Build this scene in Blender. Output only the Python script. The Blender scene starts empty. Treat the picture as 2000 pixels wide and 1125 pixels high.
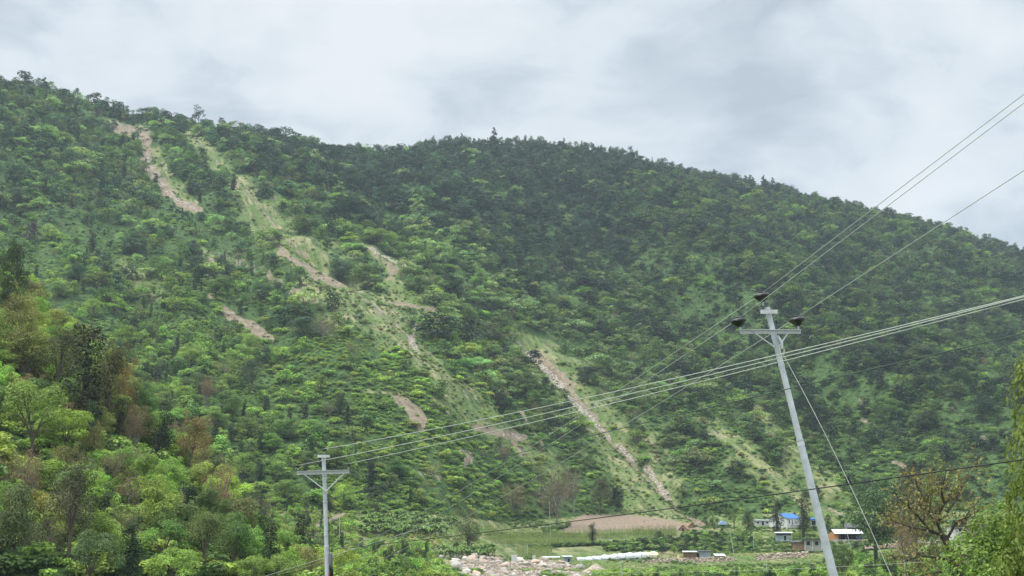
import bpy, math, random
import numpy as np
from mathutils import Vector, Matrix
random.seed(7); RNG = np.random.default_rng(11)
R = math.radians
scene = bpy.context.scene
COL = scene.collection
# ------------------------------------------------------------------ camera
F = 2747.0                                  # focal length in photo pixels (photo is 2000 wide)
P = math.atan((1040 - 562.5) / F)           # pitch: horizon at photo row 1040
cp, sp = math.cos(P), math.sin(P)
cam_d = bpy.data.cameras.new('camera'); cam = bpy.data.objects.new('camera', cam_d); COL.objects.link(cam)
cam_d.sensor_width = 36; cam_d.lens = 36 * F / 2000; cam_d.clip_start = .5; cam_d.clip_end = 9000
cam.location = (0, 0, 0); cam.rotation_euler = (R(90) + P, 0, 0)
scene.camera = cam
# ------------------------------------------------------------------ light
SUN_EL, SUN_AZ = R(60), R(-112)              # azimuth measured from +Y towards +X
sd = bpy.data.lights.new('sun', 'SUN'); so = bpy.data.objects.new('sun', sd); COL.objects.link(so)
sd.energy = 1.5; sd.angle = R(12); sd.color = (1, .95, .86)
dv = Vector((math.sin(SUN_AZ) * math.cos(SUN_EL), math.cos(SUN_AZ) * math.cos(SUN_EL), math.sin(SUN_EL)))
so.rotation_euler = dv.to_track_quat('Z', 'Y').to_euler()
scene.view_settings.view_transform = 'Standard'; scene.view_settings.look = 'None'
scene.view_settings.exposure = 0.95; scene.view_settings.gamma = 1.0; scene.view_settings.use_curve_mapping = False
scene.cycles.use_denoising = True; scene.cycles.max_bounces = 5; scene.cycles.diffuse_bounces = 3; scene.cycles.glossy_bounces = 1
scene.cycles.transmission_bounces = 2; scene.cycles.volume_bounces = 0; scene.cycles.transparent_max_bounces = 4

# ------------------------------------------------------------------ node helper
def nd(nt, typ, ins=None, **kw):
    n = nt.nodes.new(typ)
    for k, v in kw.items(): setattr(n, k, v)
    for k, v in (ins or {}).items():
        s = n.inputs[k]
        if isinstance(v, bpy.types.NodeSocket): nt.links.new(v, s)
        else: s.default_value = v
    return n
def math_n(nt, op, a, b=None, clamp=False):
    n = nt.nodes.new('ShaderNodeMath'); n.operation = op; n.use_clamp = clamp
    for i, v in enumerate((a, b)):
        if v is None: continue
        if isinstance(v, bpy.types.NodeSocket): nt.links.new(v, n.inputs[i])
        else: n.inputs[i].default_value = v
    return n.outputs[0]
def mixc(nt, f, a, b, mode='MIX'):
    n = nt.nodes.new('ShaderNodeMix'); n.data_type = 'RGBA'; n.blend_type = mode
    for s, v in ((n.inputs[0], f), (n.inputs[6], a), (n.inputs[7], b)):
        if isinstance(v, bpy.types.NodeSocket): nt.links.new(v, s)
        elif isinstance(v, (int, float)): s.default_value = v
        else: s.default_value = (*v[:3], 1)
    return n.outputs[2]
def ramp(nt, f, stops):
    n = nt.nodes.new('ShaderNodeValToRGB'); nt.links.new(f, n.inputs[0]); e = n.color_ramp.elements
    while len(e) < len(stops): e.new(.5)
    for q, (p, c) in zip(e, stops):
        q.position = p; q.color = (c, c, c, 1) if isinstance(c, (int, float)) else (*c[:3], 1)
    return n.outputs[0]

# ------------------------------------------------------------------ world: overcast sky over Nishita
def pix_dir(px, py):
    u = (px - 1000) / F; v = (562.5 - py) / F
    return Vector((u, cp - v * sp, sp + v * cp)).normalized()
w = bpy.data.worlds.new('World'); scene.world = w; w.use_nodes = True
nt = w.node_tree; nt.nodes.clear()
sky = nd(nt, 'ShaderNodeTexSky', sky_type='NISHITA', sun_disc=False, sun_elevation=SUN_EL, sun_rotation=SUN_AZ)
tc = nd(nt, 'ShaderNodeTexCoord')
mp = nd(nt, 'ShaderNodeMapping', {'Vector': tc.outputs['Generated'], 'Scale': (1, 1, 1.9)})
wn = nd(nt, 'ShaderNodeTexNoise', {'Vector': mp.outputs[0], 'Scale': 3.2, 'Detail': 4.0, 'Roughness': .5})
wv = nd(nt, 'ShaderNodeVectorMath', {0: wn.outputs['Color'], 1: (.5, .5, .5)}, operation='SUBTRACT')
wv2 = nd(nt, 'ShaderNodeVectorMath', {0: wv.outputs[0], 'Scale': .30}, operation='SCALE')
wp = nd(nt, 'ShaderNodeVectorMath', {0: mp.outputs[0], 1: wv2.outputs[0]}, operation='ADD')
n1 = nd(nt, 'ShaderNodeTexNoise', {'Vector': wp.outputs[0], 'Scale': 5.0, 'Detail': 7.0, 'Roughness': .52})
n2 = nd(nt, 'ShaderNodeTexNoise', {'Vector': wp.outputs[0], 'Scale': 15.0, 'Detail': 5.0, 'Roughness': .55})
cl = math_n(nt, 'ADD', math_n(nt, 'MULTIPLY', n1.outputs[0], .6), math_n(nt, 'MULTIPLY', n2.outputs[0], .4))
wpu = nd(nt, 'ShaderNodeVectorMath', {0: tc.outputs['Generated'], 1: wv2.outputs[0]}, operation='ADD')
val = cl
for px, py, rad, amt in ((690, 205, .085, .12), (760, 270, .06, .09), (1150, 280, .07, .05), (1390, 130, .11, -.09), (1220, 60, .10, -.04),
                         (330, 175, .09, .05), (1500, 300, .10, .03), (100, 40, .12, .05), (1850, 420, .09, -.05), (560, 60, .10, .04)):
    d = nd(nt, 'ShaderNodeVectorMath', {0: wpu.outputs[0], 1: tuple(pix_dir(px, py))}, operation='DISTANCE')
    g = math_n(nt, 'SUBTRACT', 1.0, math_n(nt, 'DIVIDE', d.outputs['Value'], rad * 1.5), clamp=True)
    g = math_n(nt, 'MULTIPLY', g, g)
    val = math_n(nt, 'ADD', val, math_n(nt, 'MULTIPLY', g, amt * 1.5))
cc = ramp(nt, val, ((.38, (.26, .295, .335)), (.455, (.315, .355, .39)), (.53, (.39, .42, .442)), (.66, (.45, .468, .48))))
# overcast skies are brightest overhead (CIE sky)
sx = nd(nt, 'ShaderNodeSeparateXYZ', {0: tc.outputs['Generated']})
zen = nd(nt, 'ShaderNodeMapRange', {'Value': sx.outputs[2], 'From Min': .36, 'From Max': .9, 'To Min': 1.0, 'To Max': 4.3})
ccz = nd(nt, 'ShaderNodeVectorMath', {0: cc, 'Scale': zen.outputs[0]}, operation='SCALE')
bs = nd(nt, 'ShaderNodeBackground', {'Color': sky.outputs[0], 'Strength': .05})
bc = nd(nt, 'ShaderNodeBackground', {'Color': ccz.outputs[0], 'Strength': 1.0})
ms = nd(nt, 'ShaderNodeMixShader', {0: .93, 1: bs.outputs[0], 2: bc.outputs[0]})
nd(nt, 'ShaderNodeOutputWorld', {0: ms.outputs[0]})

# ------------------------------------------------------------------ projection helpers
def te(px, py):
    """photo pixel -> (x/y, z/y) of its ray"""
    px = np.asarray(px, float); py = np.asarray(py, float)
    u = (px - 1000) / F; v = (562.5 - py) / F; d = cp - v * sp
    return u / d, (sp + v * cp) / d
def pix(x, y, z):
    x = np.asarray(x, float); y = np.asarray(y, float); z = np.asarray(z, float)
    dep = y * cp + z * sp; up = z * cp - y * sp
    return 1000 + F * x / dep, 562.5 - F * up / dep
def at(px, py, Y):
    t, e = te(px, py); return Vector((float(t) * Y, Y, float(e) * Y))
def vnoise(x, y, seed=0):
    x = np.asarray(x, float); y = np.asarray(y, float)
    xi = np.floor(x).astype(np.int64); yi = np.floor(y).astype(np.int64); fx = x - xi; fy = y - yi
    fx = fx * fx * (3 - 2 * fx); fy = fy * fy * (3 - 2 * fy)
    def h(a, b):
        n = (a * 374761393 + b * 668265263 + seed * 974634777) & 0xffffffff
        n = ((n ^ (n >> 13)) * 1274126177) & 0xffffffff
        return ((n ^ (n >> 16)) & 0xffff) / 65535.0
    return (h(xi, yi) * (1 - fx) + h(xi + 1, yi) * fx) * (1 - fy) + (h(xi, yi + 1) * (1 - fx) + h(xi + 1, yi + 1) * fx) * fy
def fbm(x, y, seed=0, o=4):
    s = 0; a = .5; t = 0
    for k in range(o):
        s = s + a * vnoise(x * 2 ** k, y * 2 ** k, seed + k); t += a; a *= .5
    return s / t
# ------------------------------------------------------------------ terrain height on a (t, Y) grid, world x = t*Y
tg = np.unique(np.concatenate([np.linspace(-.62, -.40, 30), np.linspace(-.40, .40, 960), np.linspace(.40, .62, 30)]))
yg = np.unique(np.concatenate([np.linspace(-6, 150, 40), np.linspace(150, 400, 110), np.linspace(400, 1560, 560), np.linspace(1560, 2600, 40)]))
yg[yg == 0] = .01
T, YY = np.meshgrid(tg, yg, indexing='ij')
def col(pxs, vals): return np.interp(1000 + F * tg, pxs, vals)
CX = [-500, 0, 300, 600, 860, 1000, 1200, 1400, 1600, 1800, 2000, 2500]
def zc(pys, ys):   # column curves given as photo rows at given depths
    py = np.array(pys, float); ys_ = np.array(ys, float); _, e = te(1000, py); return np.interp(1000 + F * tg, CX, e * ys_)
Yk = []; Zk = []
def ring(ys, pys): Yk.append(np.interp(1000 + F * tg, CX, ys)); Zk.append(zc(pys, ys))
n12 = 12
Yk.append(np.full_like(tg, -6.)); Zk.append(np.full_like(tg, -4.5))
Yk.append(np.full_like(tg, 30.)); Zk.append(np.full_like(tg, -6.4))
Yk.append(np.full_like(tg, 48.)); Zk.append(np.full_like(tg, -8.6))
Yk.append(np.full_like(tg, 110.)); Zk.append(np.full_like(tg, -13.))
Yk.append(np.full_like(tg, 170.)); Zk.append(np.full_like(tg, -14.5))
ring([250]*4 + [290, 340, 340, 300, 280, 270, 260, 260], [1140, 1140, 1140, 1132, 1136, 1137, 1137, 1138, 1140, 1136, 1130, 1130])
ring([330]*4 + [370, 390, 390, 380, 380, 380, 380, 380], [1120, 1120, 1120, 1116, 1118, 1120, 1120, 1122, 1118, 1108, 1100, 1100])
ring([400]*4 + [430, 450, 455, 455, 455, 450, 450, 450], [1100, 1100, 1100, 1098, 1092, 1096, 1098, 1104, 1094, 1076, 1062, 1062])
ring([430]*4 + [465, 480, 472, 472, 472, 475, 475, 475], [1080, 1080, 1080, 1078, 1078, 1088, 1089, 1089, 1083, 1062, 1056, 1056])
ring([460]*4 + [500, 530, 530, 530, 540, 540, 540, 540], [1050, 1050, 1050, 1048, 1052, 1066, 1064, 1062, 1048, 1046, 1046, 1046])
ring([480]*4 + [530, 590, 600, 600, 600, 600, 600, 600], [1030, 1030, 1030, 1020, 1030, 1042, 1036, 1034, 1024, 1026, 1030, 1030])
FY = [500, 500, 505, 510, 560, 620, 660, 660, 660, 660, 660, 660]; FP = [1015, 1010, 1005, 995, 1005, 1020, 1004, 1006, 1000, 1000, 1000, 1000]
ring(FY, FP)
YRv = [1120, 1150, 1200, 1300, 1370, 1400, 1440, 1460, 1470, 1480, 1480, 1480]
YR = np.interp(1000 + F * tg, CX, YRv)
SKX = [-500, 0, 60, 120, 200, 260, 370, 440, 500, 600, 700, 740, 860, 960, 1050, 1120, 1200, 1300, 1400, 1500, 1600, 1700, 1800, 1900, 2000, 2500]
SKY = [118, 162, 166, 182, 206, 224, 238, 250, 263, 284, 298, 300, 292, 290, 292, 300, 310, 330, 354, 374, 392, 417, 438, 468, 496, 640]
# skyline rows are for a photo column; convert column -> t at the ridge elevation
tS, eS = te(np.array(SKX), np.array(SKY)); eR = np.interp(tg, tS, eS)
ZR = eR * YR
Yk.append(YR); Zk.append(ZR)
Yk.append(YR + 60); Zk.append(ZR - 6)
Yk.append(YR + 1200); Zk.append(ZR - 300)
Yk = np.array(Yk); Zk = np.array(Zk)
Z = np.empty_like(T)
for i in range(len(tg)): Z[i] = np.interp(yg, Yk[:, i], Zk[:, i])
iF = len(Yk) - 4
YF = Yk[iF]; ZF = Zk[iF]
S = np.clip((YY - YF[:, None]) / (YR - YF)[:, None], 0, 1)          # 0 at the foot, 1 on the ridge
inm = (YY > YF[:, None]) & (YY < YR[:, None])
X = T * YY
Z += np.where(inm, -9 * np.sin(np.pi * S) * (1 - S), 0)              # slightly concave foot
# spur of the near hillside on the left
SX = [-500, 0, 150, 300, 450, 600, 760, 900, 2600]
sy = np.interp(1000 + F * tg, SX, [380, 330, 295, 262, 235, 215, 205, 200, 200])
sp_ = np.interp(1000 + F * tg, SX, [330, 545, 700, 850, 985, 1110, 1160, 1250, 1300]); _, se = te(1000, sp_)
sz = se * sy; sb = 135.
q = np.clip((YY - sb) / (sy[:, None] - sb), 0, 1)
spur = -14.0 + (sz[:, None] + 14.0) * q ** 1.05
spur = np.where(YY > sy[:, None], sz[:, None] - (YY - sy[:, None]) * .33, spur)
spur = np.where(YY < sb, -99, spur)
spur += np.where(YY > sb + 10, (fbm(X / 28, YY / 28, 5) - .5) * 8, 0)
Z = np.maximum(Z, spur)
# fall lines of the mountain: gullies all run down to the right
def hit0(px, py, ymin=420):
    t, e = te(px, py); i = int(np.clip(np.searchsorted(tg, t), 0, len(tg) - 1)); ee = Z[i] / yg
    k = np.where((yg > ymin) & (ee >= e))[0]
    j = k[0] if len(k) else len(yg) - 1
    return float(t) * yg[j], yg[j]
a0 = hit0(1010, 650); a1 = hit0(1340, 985); fd = np.array([a1[0] - a0[0], a1[1] - a0[1]]); fd /= np.hypot(*fd)
cd = np.array([-fd[1], fd[0]])
CC = X * cd[0] + YY * cd[1]; AA = X * fd[0] + YY * fd[1]
wrp = (fbm(CC / 160, AA / 160, 31, 3) - .5) * 60
win = np.clip(S * 7, 0, 1) * np.clip((1 - S) * 4, 0, 1) * inm
rel = (1 - np.abs(2 * fbm((CC + wrp) / 95, AA / 900, 3, 2) - 1)) * 46 - 29
rel += (1 - np.abs(2 * vnoise((CC + wrp * .6) / 30, AA / 400, 9) - 1)) * 9 - 4.5
rel += (fbm(X / 40, YY / 40, 17, 4) - .5) * 12
Z += rel * win
tw = np.clip((YY - 478) / 8, 0, 1) * np.clip((YF[:, None] - 4 - YY) / 10, 0, 1) * np.clip((1000 + F * T - 900) / 60, 0, 1)
zt = Z + (fbm(X / 60, YY / 60, 44, 2) - .5) * 1.5; st_p = 1.35; fr_ = zt / st_p; ter_ = (np.floor(fr_) + np.clip((fr_ - np.floor(fr_) - .72) / .28, 0, 1)) * st_p
Z += (ter_ - zt) * tw
Z += (fbm(X / 9, YY / 9, 23, 3) - .5) * np.where(YY > 165, 1.1, .3) * np.where(inm | (YY < 420), 1, .35)
Z += np.where(YY > YR[:, None] - 60, (fbm(X / 30, YY / 60, 77, 3) - .5) * 5, 0) * np.clip((YY - YR[:, None] + 60) / 60, 0, 1)
PX, PY = pix(X, YY, Z)
# ------------------------------------------------------------------ scars, grass lanes, ploughed field in photo pixels -> world mask
SOIL, ROCK, GRASS, CARVE, FIELD = 0, 1, 2, 3, 4
LINES = [
 (SOIL, 1, [(212, 240, 13), (240, 255, 20), (280, 260, 24), (283, 300, 18), (300, 340, 17), (325, 372, 17), (352, 395, 13), (392, 410, 8)]),
 (ROCK, .6, [(285, 300, 7), (300, 340, 7), (325, 372, 8), (345, 388, 6), (385, 410, 5)]),
 (SOIL, .35, [(105, 275, 8), (150, 288, 10), (172, 292, 8)]),
 (GRASS, 1, [(305, 300, 16), (330, 350, 18), (380, 405, 12)]),
 (GRASS, 1, [(370, 262, 14), (430, 320, 26), (500, 400, 34), (555, 470, 50), (620, 530, 72), (690, 590, 66), (770, 650, 46), (825, 700, 22)]),
 (SOIL, .5, [(385, 272, 3), (450, 345, 5), (560, 455, 4), (640, 520, 5), (720, 590, 9), (790, 650, 10), (815, 690, 6)]),
 (ROCK, .6, [(690, 560, 3), (720, 580, 5), (745, 610, 5)]),
 (SOIL, .75, [(525, 455, 10), (560, 500, 15), (610, 530, 17), (680, 560, 12)]),
 (SOIL, .45, [(430, 500, 12), (490, 520, 18), (560, 560, 18), (620, 590, 10)]),
 (CARVE, 7, [(505, 425, 9), (560, 465, 9), (640, 520, 8), (700, 555, 6)]),
 (ROCK, .8, [(696, 470, 4), (740, 495, 5), (770, 512, 6), (800, 520, 6)]),
 (SOIL, .8, [(735, 500, 7), (770, 525, 10), (760, 545, 8)]),
 (GRASS, 1, [(700, 470, 8), (760, 520, 16), (780, 580, 24), (850, 620, 20)]),
 (ROCK, .75, [(812, 632, 7), (805, 660, 10), (815, 690, 6)]),
 (SOIL, .7, [(760, 590, 5), (850, 605, 8), (920, 605, 8), (960, 612, 6)]),
 (SOIL, .95, [(412, 580, 9), (450, 615, 16), (500, 645, 16), (528, 660, 10)]),
 (ROCK, .4, [(440, 600, 5), (500, 640, 6)]),
 (SOIL, 1, [(385, 490, 5), (408, 508, 9), (430, 522, 5)]), (GRASS, 1, [(370, 480, 6), (400, 490, 7), (420, 505, 5)]),
 (GRASS, .9, [(240, 520, 20), (300, 570, 20)]),
 (SOIL, 1, [(768, 775, 8), (790, 785, 20), (805, 800, 26), (825, 820, 18), (825, 838, 12)]),
 (GRASS, 1, [(700, 765, 5), (760, 768, 6), (812, 768, 6)]),
 (GRASS, 1, [(1000, 640, 14), (1060, 690, 40), (1115, 750, 52), (1165, 810, 56), (1215, 870, 74), (1250, 940, 84), (1330, 1000, 45)]),
 (ROCK, 1, [(1010, 648, 4), (1045, 685, 6), (1080, 722, 8), (1110, 755, 9), (1150, 792, 7), (1185, 830, 6), (1225, 868, 5), (1262, 900, 7), (1285, 925, 7), (1312, 960, 6), (1325, 985, 12), (1355, 1005, 14)]),
 (SOIL, .75, [(1050, 680, 9), (1115, 745, 11), (1160, 800, 12), (1200, 850, 9), (1320, 970, 8), (1380, 1012, 8)]),
 (CARVE, 6, [(1010, 648, 10), (1110, 755, 14), (1200, 850, 12), (1312, 960, 12), (1370, 1010, 10)]),
 (ROCK, .9, [(918, 682, 2.5), (945, 710, 3), (970, 740, 4), (987, 768, 4)]),
 (SOIL, 1, [(1018, 805, 7), (1030, 825, 5), (1060, 868, 4)]),
 (GRASS, .9, [(820, 700, 22), (880, 760, 30), (940, 820, 34), (1000, 860, 26), (1060, 900, 22), (1090, 930, 12)]),
 (ROCK, .55, [(905, 765, 5), (935, 815, 3), (985, 850, 5), (1010, 852, 9), (1030, 850, 6)]),
 (SOIL, 1, [(930, 835, 8), (975, 845, 10), (1010, 853, 12), (1028, 852, 7)]), (SOIL, .8, [(1000, 862, 6), (1020, 885, 5)]),
 (SOIL, .9, [(898, 882, 7), (912, 890, 10), (908, 915, 6)]), (ROCK, .6, [(895, 880, 4), (925, 884, 4), (912, 925, 5)]),
 (SOIL, .5, [(850, 780, 6), (900, 830, 6)]), (SOIL, .45, [(760, 905, 8), (860, 935, 10)]),
 (GRASS, .85, [(1380, 830, 22), (1450, 890, 36), (1520, 940, 36), (1600, 1000, 30)]),
 (GRASS, .9, [(1480, 800, 16), (1540, 880, 24), (1620, 950, 26), (1660, 985, 18)]),
 (CARVE, 8, [(1500, 885, 8), (1545, 915, 10), (1600, 955, 10), (1640, 975, 8)]),
 (ROCK, .6, [(1390, 840, 3), (1418, 862, 3)]), (ROCK, .5, [(1500, 932, 2.5), (1530, 955, 4), (1545, 975, 5)]),
 (SOIL, .6, [(1590, 975, 4), (1620, 995, 7), (1650, 1010, 5)]),
 (SOIL, 1, [(1678, 778, 3), (1690, 800, 7)]), (SOIL, .7, [(1685, 822, 6), (1712, 830, 5)]), (SOIL, .65, [(1860, 798, 6), (1878, 812, 6)]),
 (SOIL, .95, [(1920, 858, 8), (1926, 872, 9)]), (SOIL, .8, [(1745, 902, 8), (1772, 912, 6)]),
 (GRASS, .5, [(1000, 340, 8), (985, 390, 7)]),
 (GRASS, .9, [(140, 190, 6), (200, 204, 6)]),
]
def seg_dist(px, py, pts):
    best = np.full(px.shape, 9e9)
    for (x0, y0, w0), (x1, y1, w1) in zip(pts[:-1], pts[1:]):
        dx, dy = x1 - x0, y1 - y0
        u = np.clip(((px - x0) * dx + (py - y0) * dy) / (dx * dx + dy * dy), 0, 1)
        best = np.minimum(best, np.hypot(px - x0 - u * dx, py - y0 - u * dy) / (w0 + (w1 - w0) * u))
    return best
M = np.zeros((5,) + Z.shape)
edge = (fbm(X / 6, YY / 10, 41, 4) - .5) * 2.0
far = (YY > 480)
for typ, stg, pts in LINES:
    xs = [p[0] for p in pts]; ys = [p[1] for p in pts]; mw = max(p[2] for p in pts) * 2.5
    b = np.where((PX > min(xs) - mw) & (PX < max(xs) + mw) & (PY > min(ys) - mw) & (PY < max(ys) + mw) & far)
    if not len(b[0]): continue
    d = seg_dist(PX[b], PY[b], pts)
    if typ == CARVE: M[CARVE][b] = np.maximum(M[CARVE][b], stg * np.exp(-(d * .8) ** 2))
    else:
        m = np.clip(((1.25 if typ == GRASS else .80) + edge[b] * (1 if typ == GRASS else .8) - d) / (1.1 if typ == GRASS else .45), 0, 1) * stg
        M[typ][b] = np.maximum(M[typ][b], m)
def boxmask(x0, y0, x1, y1, s=.2):   # soft rotated-free box in pixels
    return np.clip((PX - x0) / s, 0, 1) * np.clip((x1 - PX) / s, 0, 1) * np.clip((PY - y0) / s, 0, 1) * np.clip((y1 - PY) / s, 0, 1)
top = np.interp(PX, [1090, 1140, 1240, 1300, 1380], [1030, 1005, 1006, 1014, 1030])
bot = np.interp(PX, [1090, 1130, 1240, 1360], [1038, 1044, 1038, 1034])
fm = (YY > 560) & (YY < 700) & (PX > 1092) & (PX < 1372) & (PY > top) & (PY < bot)
M[FIELD][fm] = 1
bed = (YY > 330) & (YY < 476) & (PX > np.interp(PY, [1085, 1130], [858, 905]) + edge * 14) & (PX < 1150 + edge * 25) & (PY > np.interp(PX, [860, 960, 1010, 1100, 1150], [1086, 1086, 1095, 1099, 1112])) & (fbm(X / 9, YY / 14, 63, 3) < .60)
M[ROCK][bed] = np.maximum(M[ROCK][bed], .9)
rb = (YY > 420) & (YY < 520) & (PX > 615) & (PX < 700) & (np.abs(PY - np.interp(PX, [610, 700], [1028, 996])) < 5); M[SOIL][rb] = .9
val_ = (YY > 395) & (YY <= YF[:, None]); M[GRASS][val_] = np.maximum(M[GRASS][val_], .75)
kern = M[CARVE]; Z -= kern
Z += M[ROCK] * (fbm(X / 2.5, YY / 2.5, 91, 3) - .5) * 1.2
# ------------------------------------------------------------------ terrain mesh
def mesh_from(name, V, Fq, smooth=False):
    me = bpy.data.meshes.new(name); V = np.asarray(V, np.float32); Fq = np.asarray(Fq, np.int32)
    k = Fq.shape[1]
    me.vertices.add(len(V)); me.vertices.foreach_set('co', V.ravel())
    me.loops.add(Fq.size); me.loops.foreach_set('vertex_index', Fq.ravel())
    me.polygons.add(len(Fq)); me.polygons.foreach_set('loop_start', np.arange(0, Fq.size, k, dtype=np.int32))
    me.update(calc_edges=True); me.validate(verbose=False)
    if smooth: me.shade_smooth()
    return me
def link(name, me, mat=None, parent=None):
    o = bpy.data.objects.new(name, me); COL.objects.link(o)
    if mat is not None and not me.materials: me.materials.append(mat)
    if parent is not None: o.parent = parent
    return o
nT, nY = Z.shape
idx = np.arange(nT * nY).reshape(nT, nY)
quads = np.stack([idx[:-1, :-1], idx[1:, :-1], idx[1:, 1:], idx[:-1, 1:]], -1).reshape(-1, 4)
tme = mesh_from('hillside', np.stack([X, YY, Z], -1).reshape(-1, 3), quads, True)
ca = tme.attributes.new('zone', 'FLOAT_COLOR', 'POINT')
ca.data.foreach_set('color', np.stack([M[SOIL], M[ROCK], M[GRASS], M[FIELD]], -1).reshape(-1).astype(np.float32))

def material(name):
    m = bpy.data.materials.new(name); m.use_nodes = True; m.node_tree.nodes.clear(); return m, m.node_tree
m_ter, nt = material('hillside_ground')
zone = nd(nt, 'ShaderNodeAttribute', attribute_name='zone'); zs = nd(nt, 'ShaderNodeSeparateColor', {0: zone.outputs['Color']})
geo = nd(nt, 'ShaderNodeNewGeometry')
ang = math.atan2(fd[1], fd[0])
rot = nd(nt, 'ShaderNodeMapping', {'Vector': geo.outputs['Position'], 'Rotation': (0, 0, -ang)})
stk = nd(nt, 'ShaderNodeMapping', {'Vector': rot.outputs[0], 'Scale': (.05, .34, .05)})
nS = nd(nt, 'ShaderNodeTexNoise', {'Vector': stk.outputs[0], 'Scale': 1.0, 'Detail': 5.0, 'Roughness': .6})
nA = nd(nt, 'ShaderNodeTexNoise', {'Vector': geo.outputs['Position'], 'Scale': .35, 'Detail': 6.0, 'Roughness': .65})
nB = nd(nt, 'ShaderNodeTexNoise', {'Vector': geo.outputs['Position'], 'Scale': .06, 'Detail': 4.0, 'Roughness': .6})
nC = nd(nt, 'ShaderNodeTexVoronoi', {'Vector': geo.outputs['Position'], 'Scale': .8, 'Randomness': 1.0})
base = mixc(nt, ramp(nt, nA.outputs[0], ((.35, 0.), (.65, 1.))), (.025, .048, .016), (.085, .145, .042))
g1 = mixc(nt, ramp(nt, nS.outputs[0], ((.42, 0.), (.58, 1.))), (.085, .120, .042), (.260, .245, .125))
g2 = mixc(nt, ramp(nt, nB.outputs[0], ((.42, 0.), (.6, .8))), g1, (.095, .155, .042))
soilc = mixc(nt, ramp(nt, nA.outputs[0], ((.3, 0.), (.7, 1.))), (.13, .105, .07), (.31, .25, .18))
rockc = mixc(nt, ramp(nt, nC.outputs['Distance'], ((.15, 1.), (.6, 0.))), (.20, .17, .13), (.48, .43, .36))
fw = nd(nt, 'ShaderNodeTexWave', {'Vector': rot.outputs[0], 'Scale': .35, 'Distortion': 6.0, 'Detail': 3.0, 'Detail Scale': 1.5}, bands_direction='Y')
fldc = mixc(nt, math_n(nt, 'MULTIPLY', fw.outputs[1], nA.outputs[0]), (.20, .155, .11), (.36, .275, .205))
def thr(s, n, a, b):   # a mask broken up by noise
    return nd(nt, 'ShaderNodeMapRange', {'Value': math_n(nt, 'ADD', s, math_n(nt, 'MULTIPLY', math_n(nt, 'SUBTRACT', n, .5), 1.3)), 'From Min': a, 'From Max': b}).outputs[0]
c = mixc(nt, thr(zs.outputs[2], nB.outputs[0], .35, .6), base, g2)
c = mixc(nt, thr(zs.outputs[0], nS.outputs[0], .40, .55), c, soilc)
c = mixc(nt, thr(zs.outputs[1], nA.outputs[0], .45, .6), c, rockc)
c = mixc(nt, zone.outputs['Alpha'], c, fldc)
bmp = nd(nt, 'ShaderNodeBump', {'Height': math_n(nt, 'ADD', nA.outputs[0], math_n(nt, 'MULTIPLY', nS.outputs[0], .8)), 'Strength': .9, 'Distance': 1.6})
bsd = nd(nt, 'ShaderNodeBsdfPrincipled', {'Base Color': c, 'Roughness': .95, 'Specular IOR Level': .1, 'Normal': bmp.outputs[0]})
nd(nt, 'ShaderNodeOutputMaterial', {0: bsd.outputs[0]})
ter = link('hillside', tme, m_ter); ter['kind'] = 'structure'

# ------------------------------------------------------------------ lookups
def bil(A, t, y):
    t = np.atleast_1d(np.asarray(t, float)); y = np.atleast_1d(np.asarray(y, float))
    i = np.clip(np.searchsorted(tg, t) - 1, 0, nT - 2); j = np.clip(np.searchsorted(yg, y) - 1, 0, nY - 2)
    a = np.clip((t - tg[i]) / (tg[i + 1] - tg[i]), 0, 1); b = np.clip((y - yg[j]) / (yg[j + 1] - yg[j]), 0, 1)
    return (A[i, j] * (1 - a) + A[i + 1, j] * a) * (1 - b) + (A[i, j + 1] * (1 - a) + A[i + 1, j + 1] * a) * b
def gz(x, y): return float(bil(Z, x / y, y)[0])
def hit(px, py, ymin=140):
    t, e = te(px, py); t = float(t); ys = np.arange(ymin, 1600, 1.0); zz = bil(Z, np.full_like(ys, t), ys)
    k = np.where(zz / ys >= float(e))[0]; Y = ys[k[0]] if len(k) else float(np.interp(t, tg, YR)) - 10
    return Vector((t * Y, Y, float(bil(Z, t, Y)[0])))
def tag(o, label=None, cat=None, group=None, kind=None):
    if label: o['label'] = label
    if cat: o['category'] = cat
    if group: o['group'] = group
    if kind: o['kind'] = kind
    return o
def empty(name, loc, rz=0):
    e = bpy.data.objects.new(name, None); COL.objects.link(e); e.location = loc; e.rotation_euler = (0, 0, rz); e.empty_display_size = .3; return e
#%%MATERIALS
# ------------------------------------------------------------------ materials
def simple(name, colr, rough=.8, metal=0., noise=.0, scale=4., spec=.3, bump=0.):
    m, nt = material(name); geo = nd(nt, 'ShaderNodeTexCoord')
    n = nd(nt, 'ShaderNodeTexNoise', {'Vector': geo.outputs['Object'], 'Scale': scale, 'Detail': 5.0, 'Roughness': .6})
    dark = tuple(c * (1 - noise) for c in colr); lite = tuple(min(1, c * (1 + noise)) for c in colr)
    c = mixc(nt, ramp(nt, n.outputs[0], ((.3, 0.), (.7, 1.))), dark, lite)
    ins = {'Base Color': c, 'Roughness': rough, 'Metallic': metal, 'Specular IOR Level': spec}
    if bump:
        ins['Normal'] = nd(nt, 'ShaderNodeBump', {'Height': n.outputs[0], 'Strength': bump, 'Distance': .1}).outputs[0]
    b = nd(nt, 'ShaderNodeBsdfPrincipled', ins); nd(nt, 'ShaderNodeOutputMaterial', {0: b.outputs[0]}); return m
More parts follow.
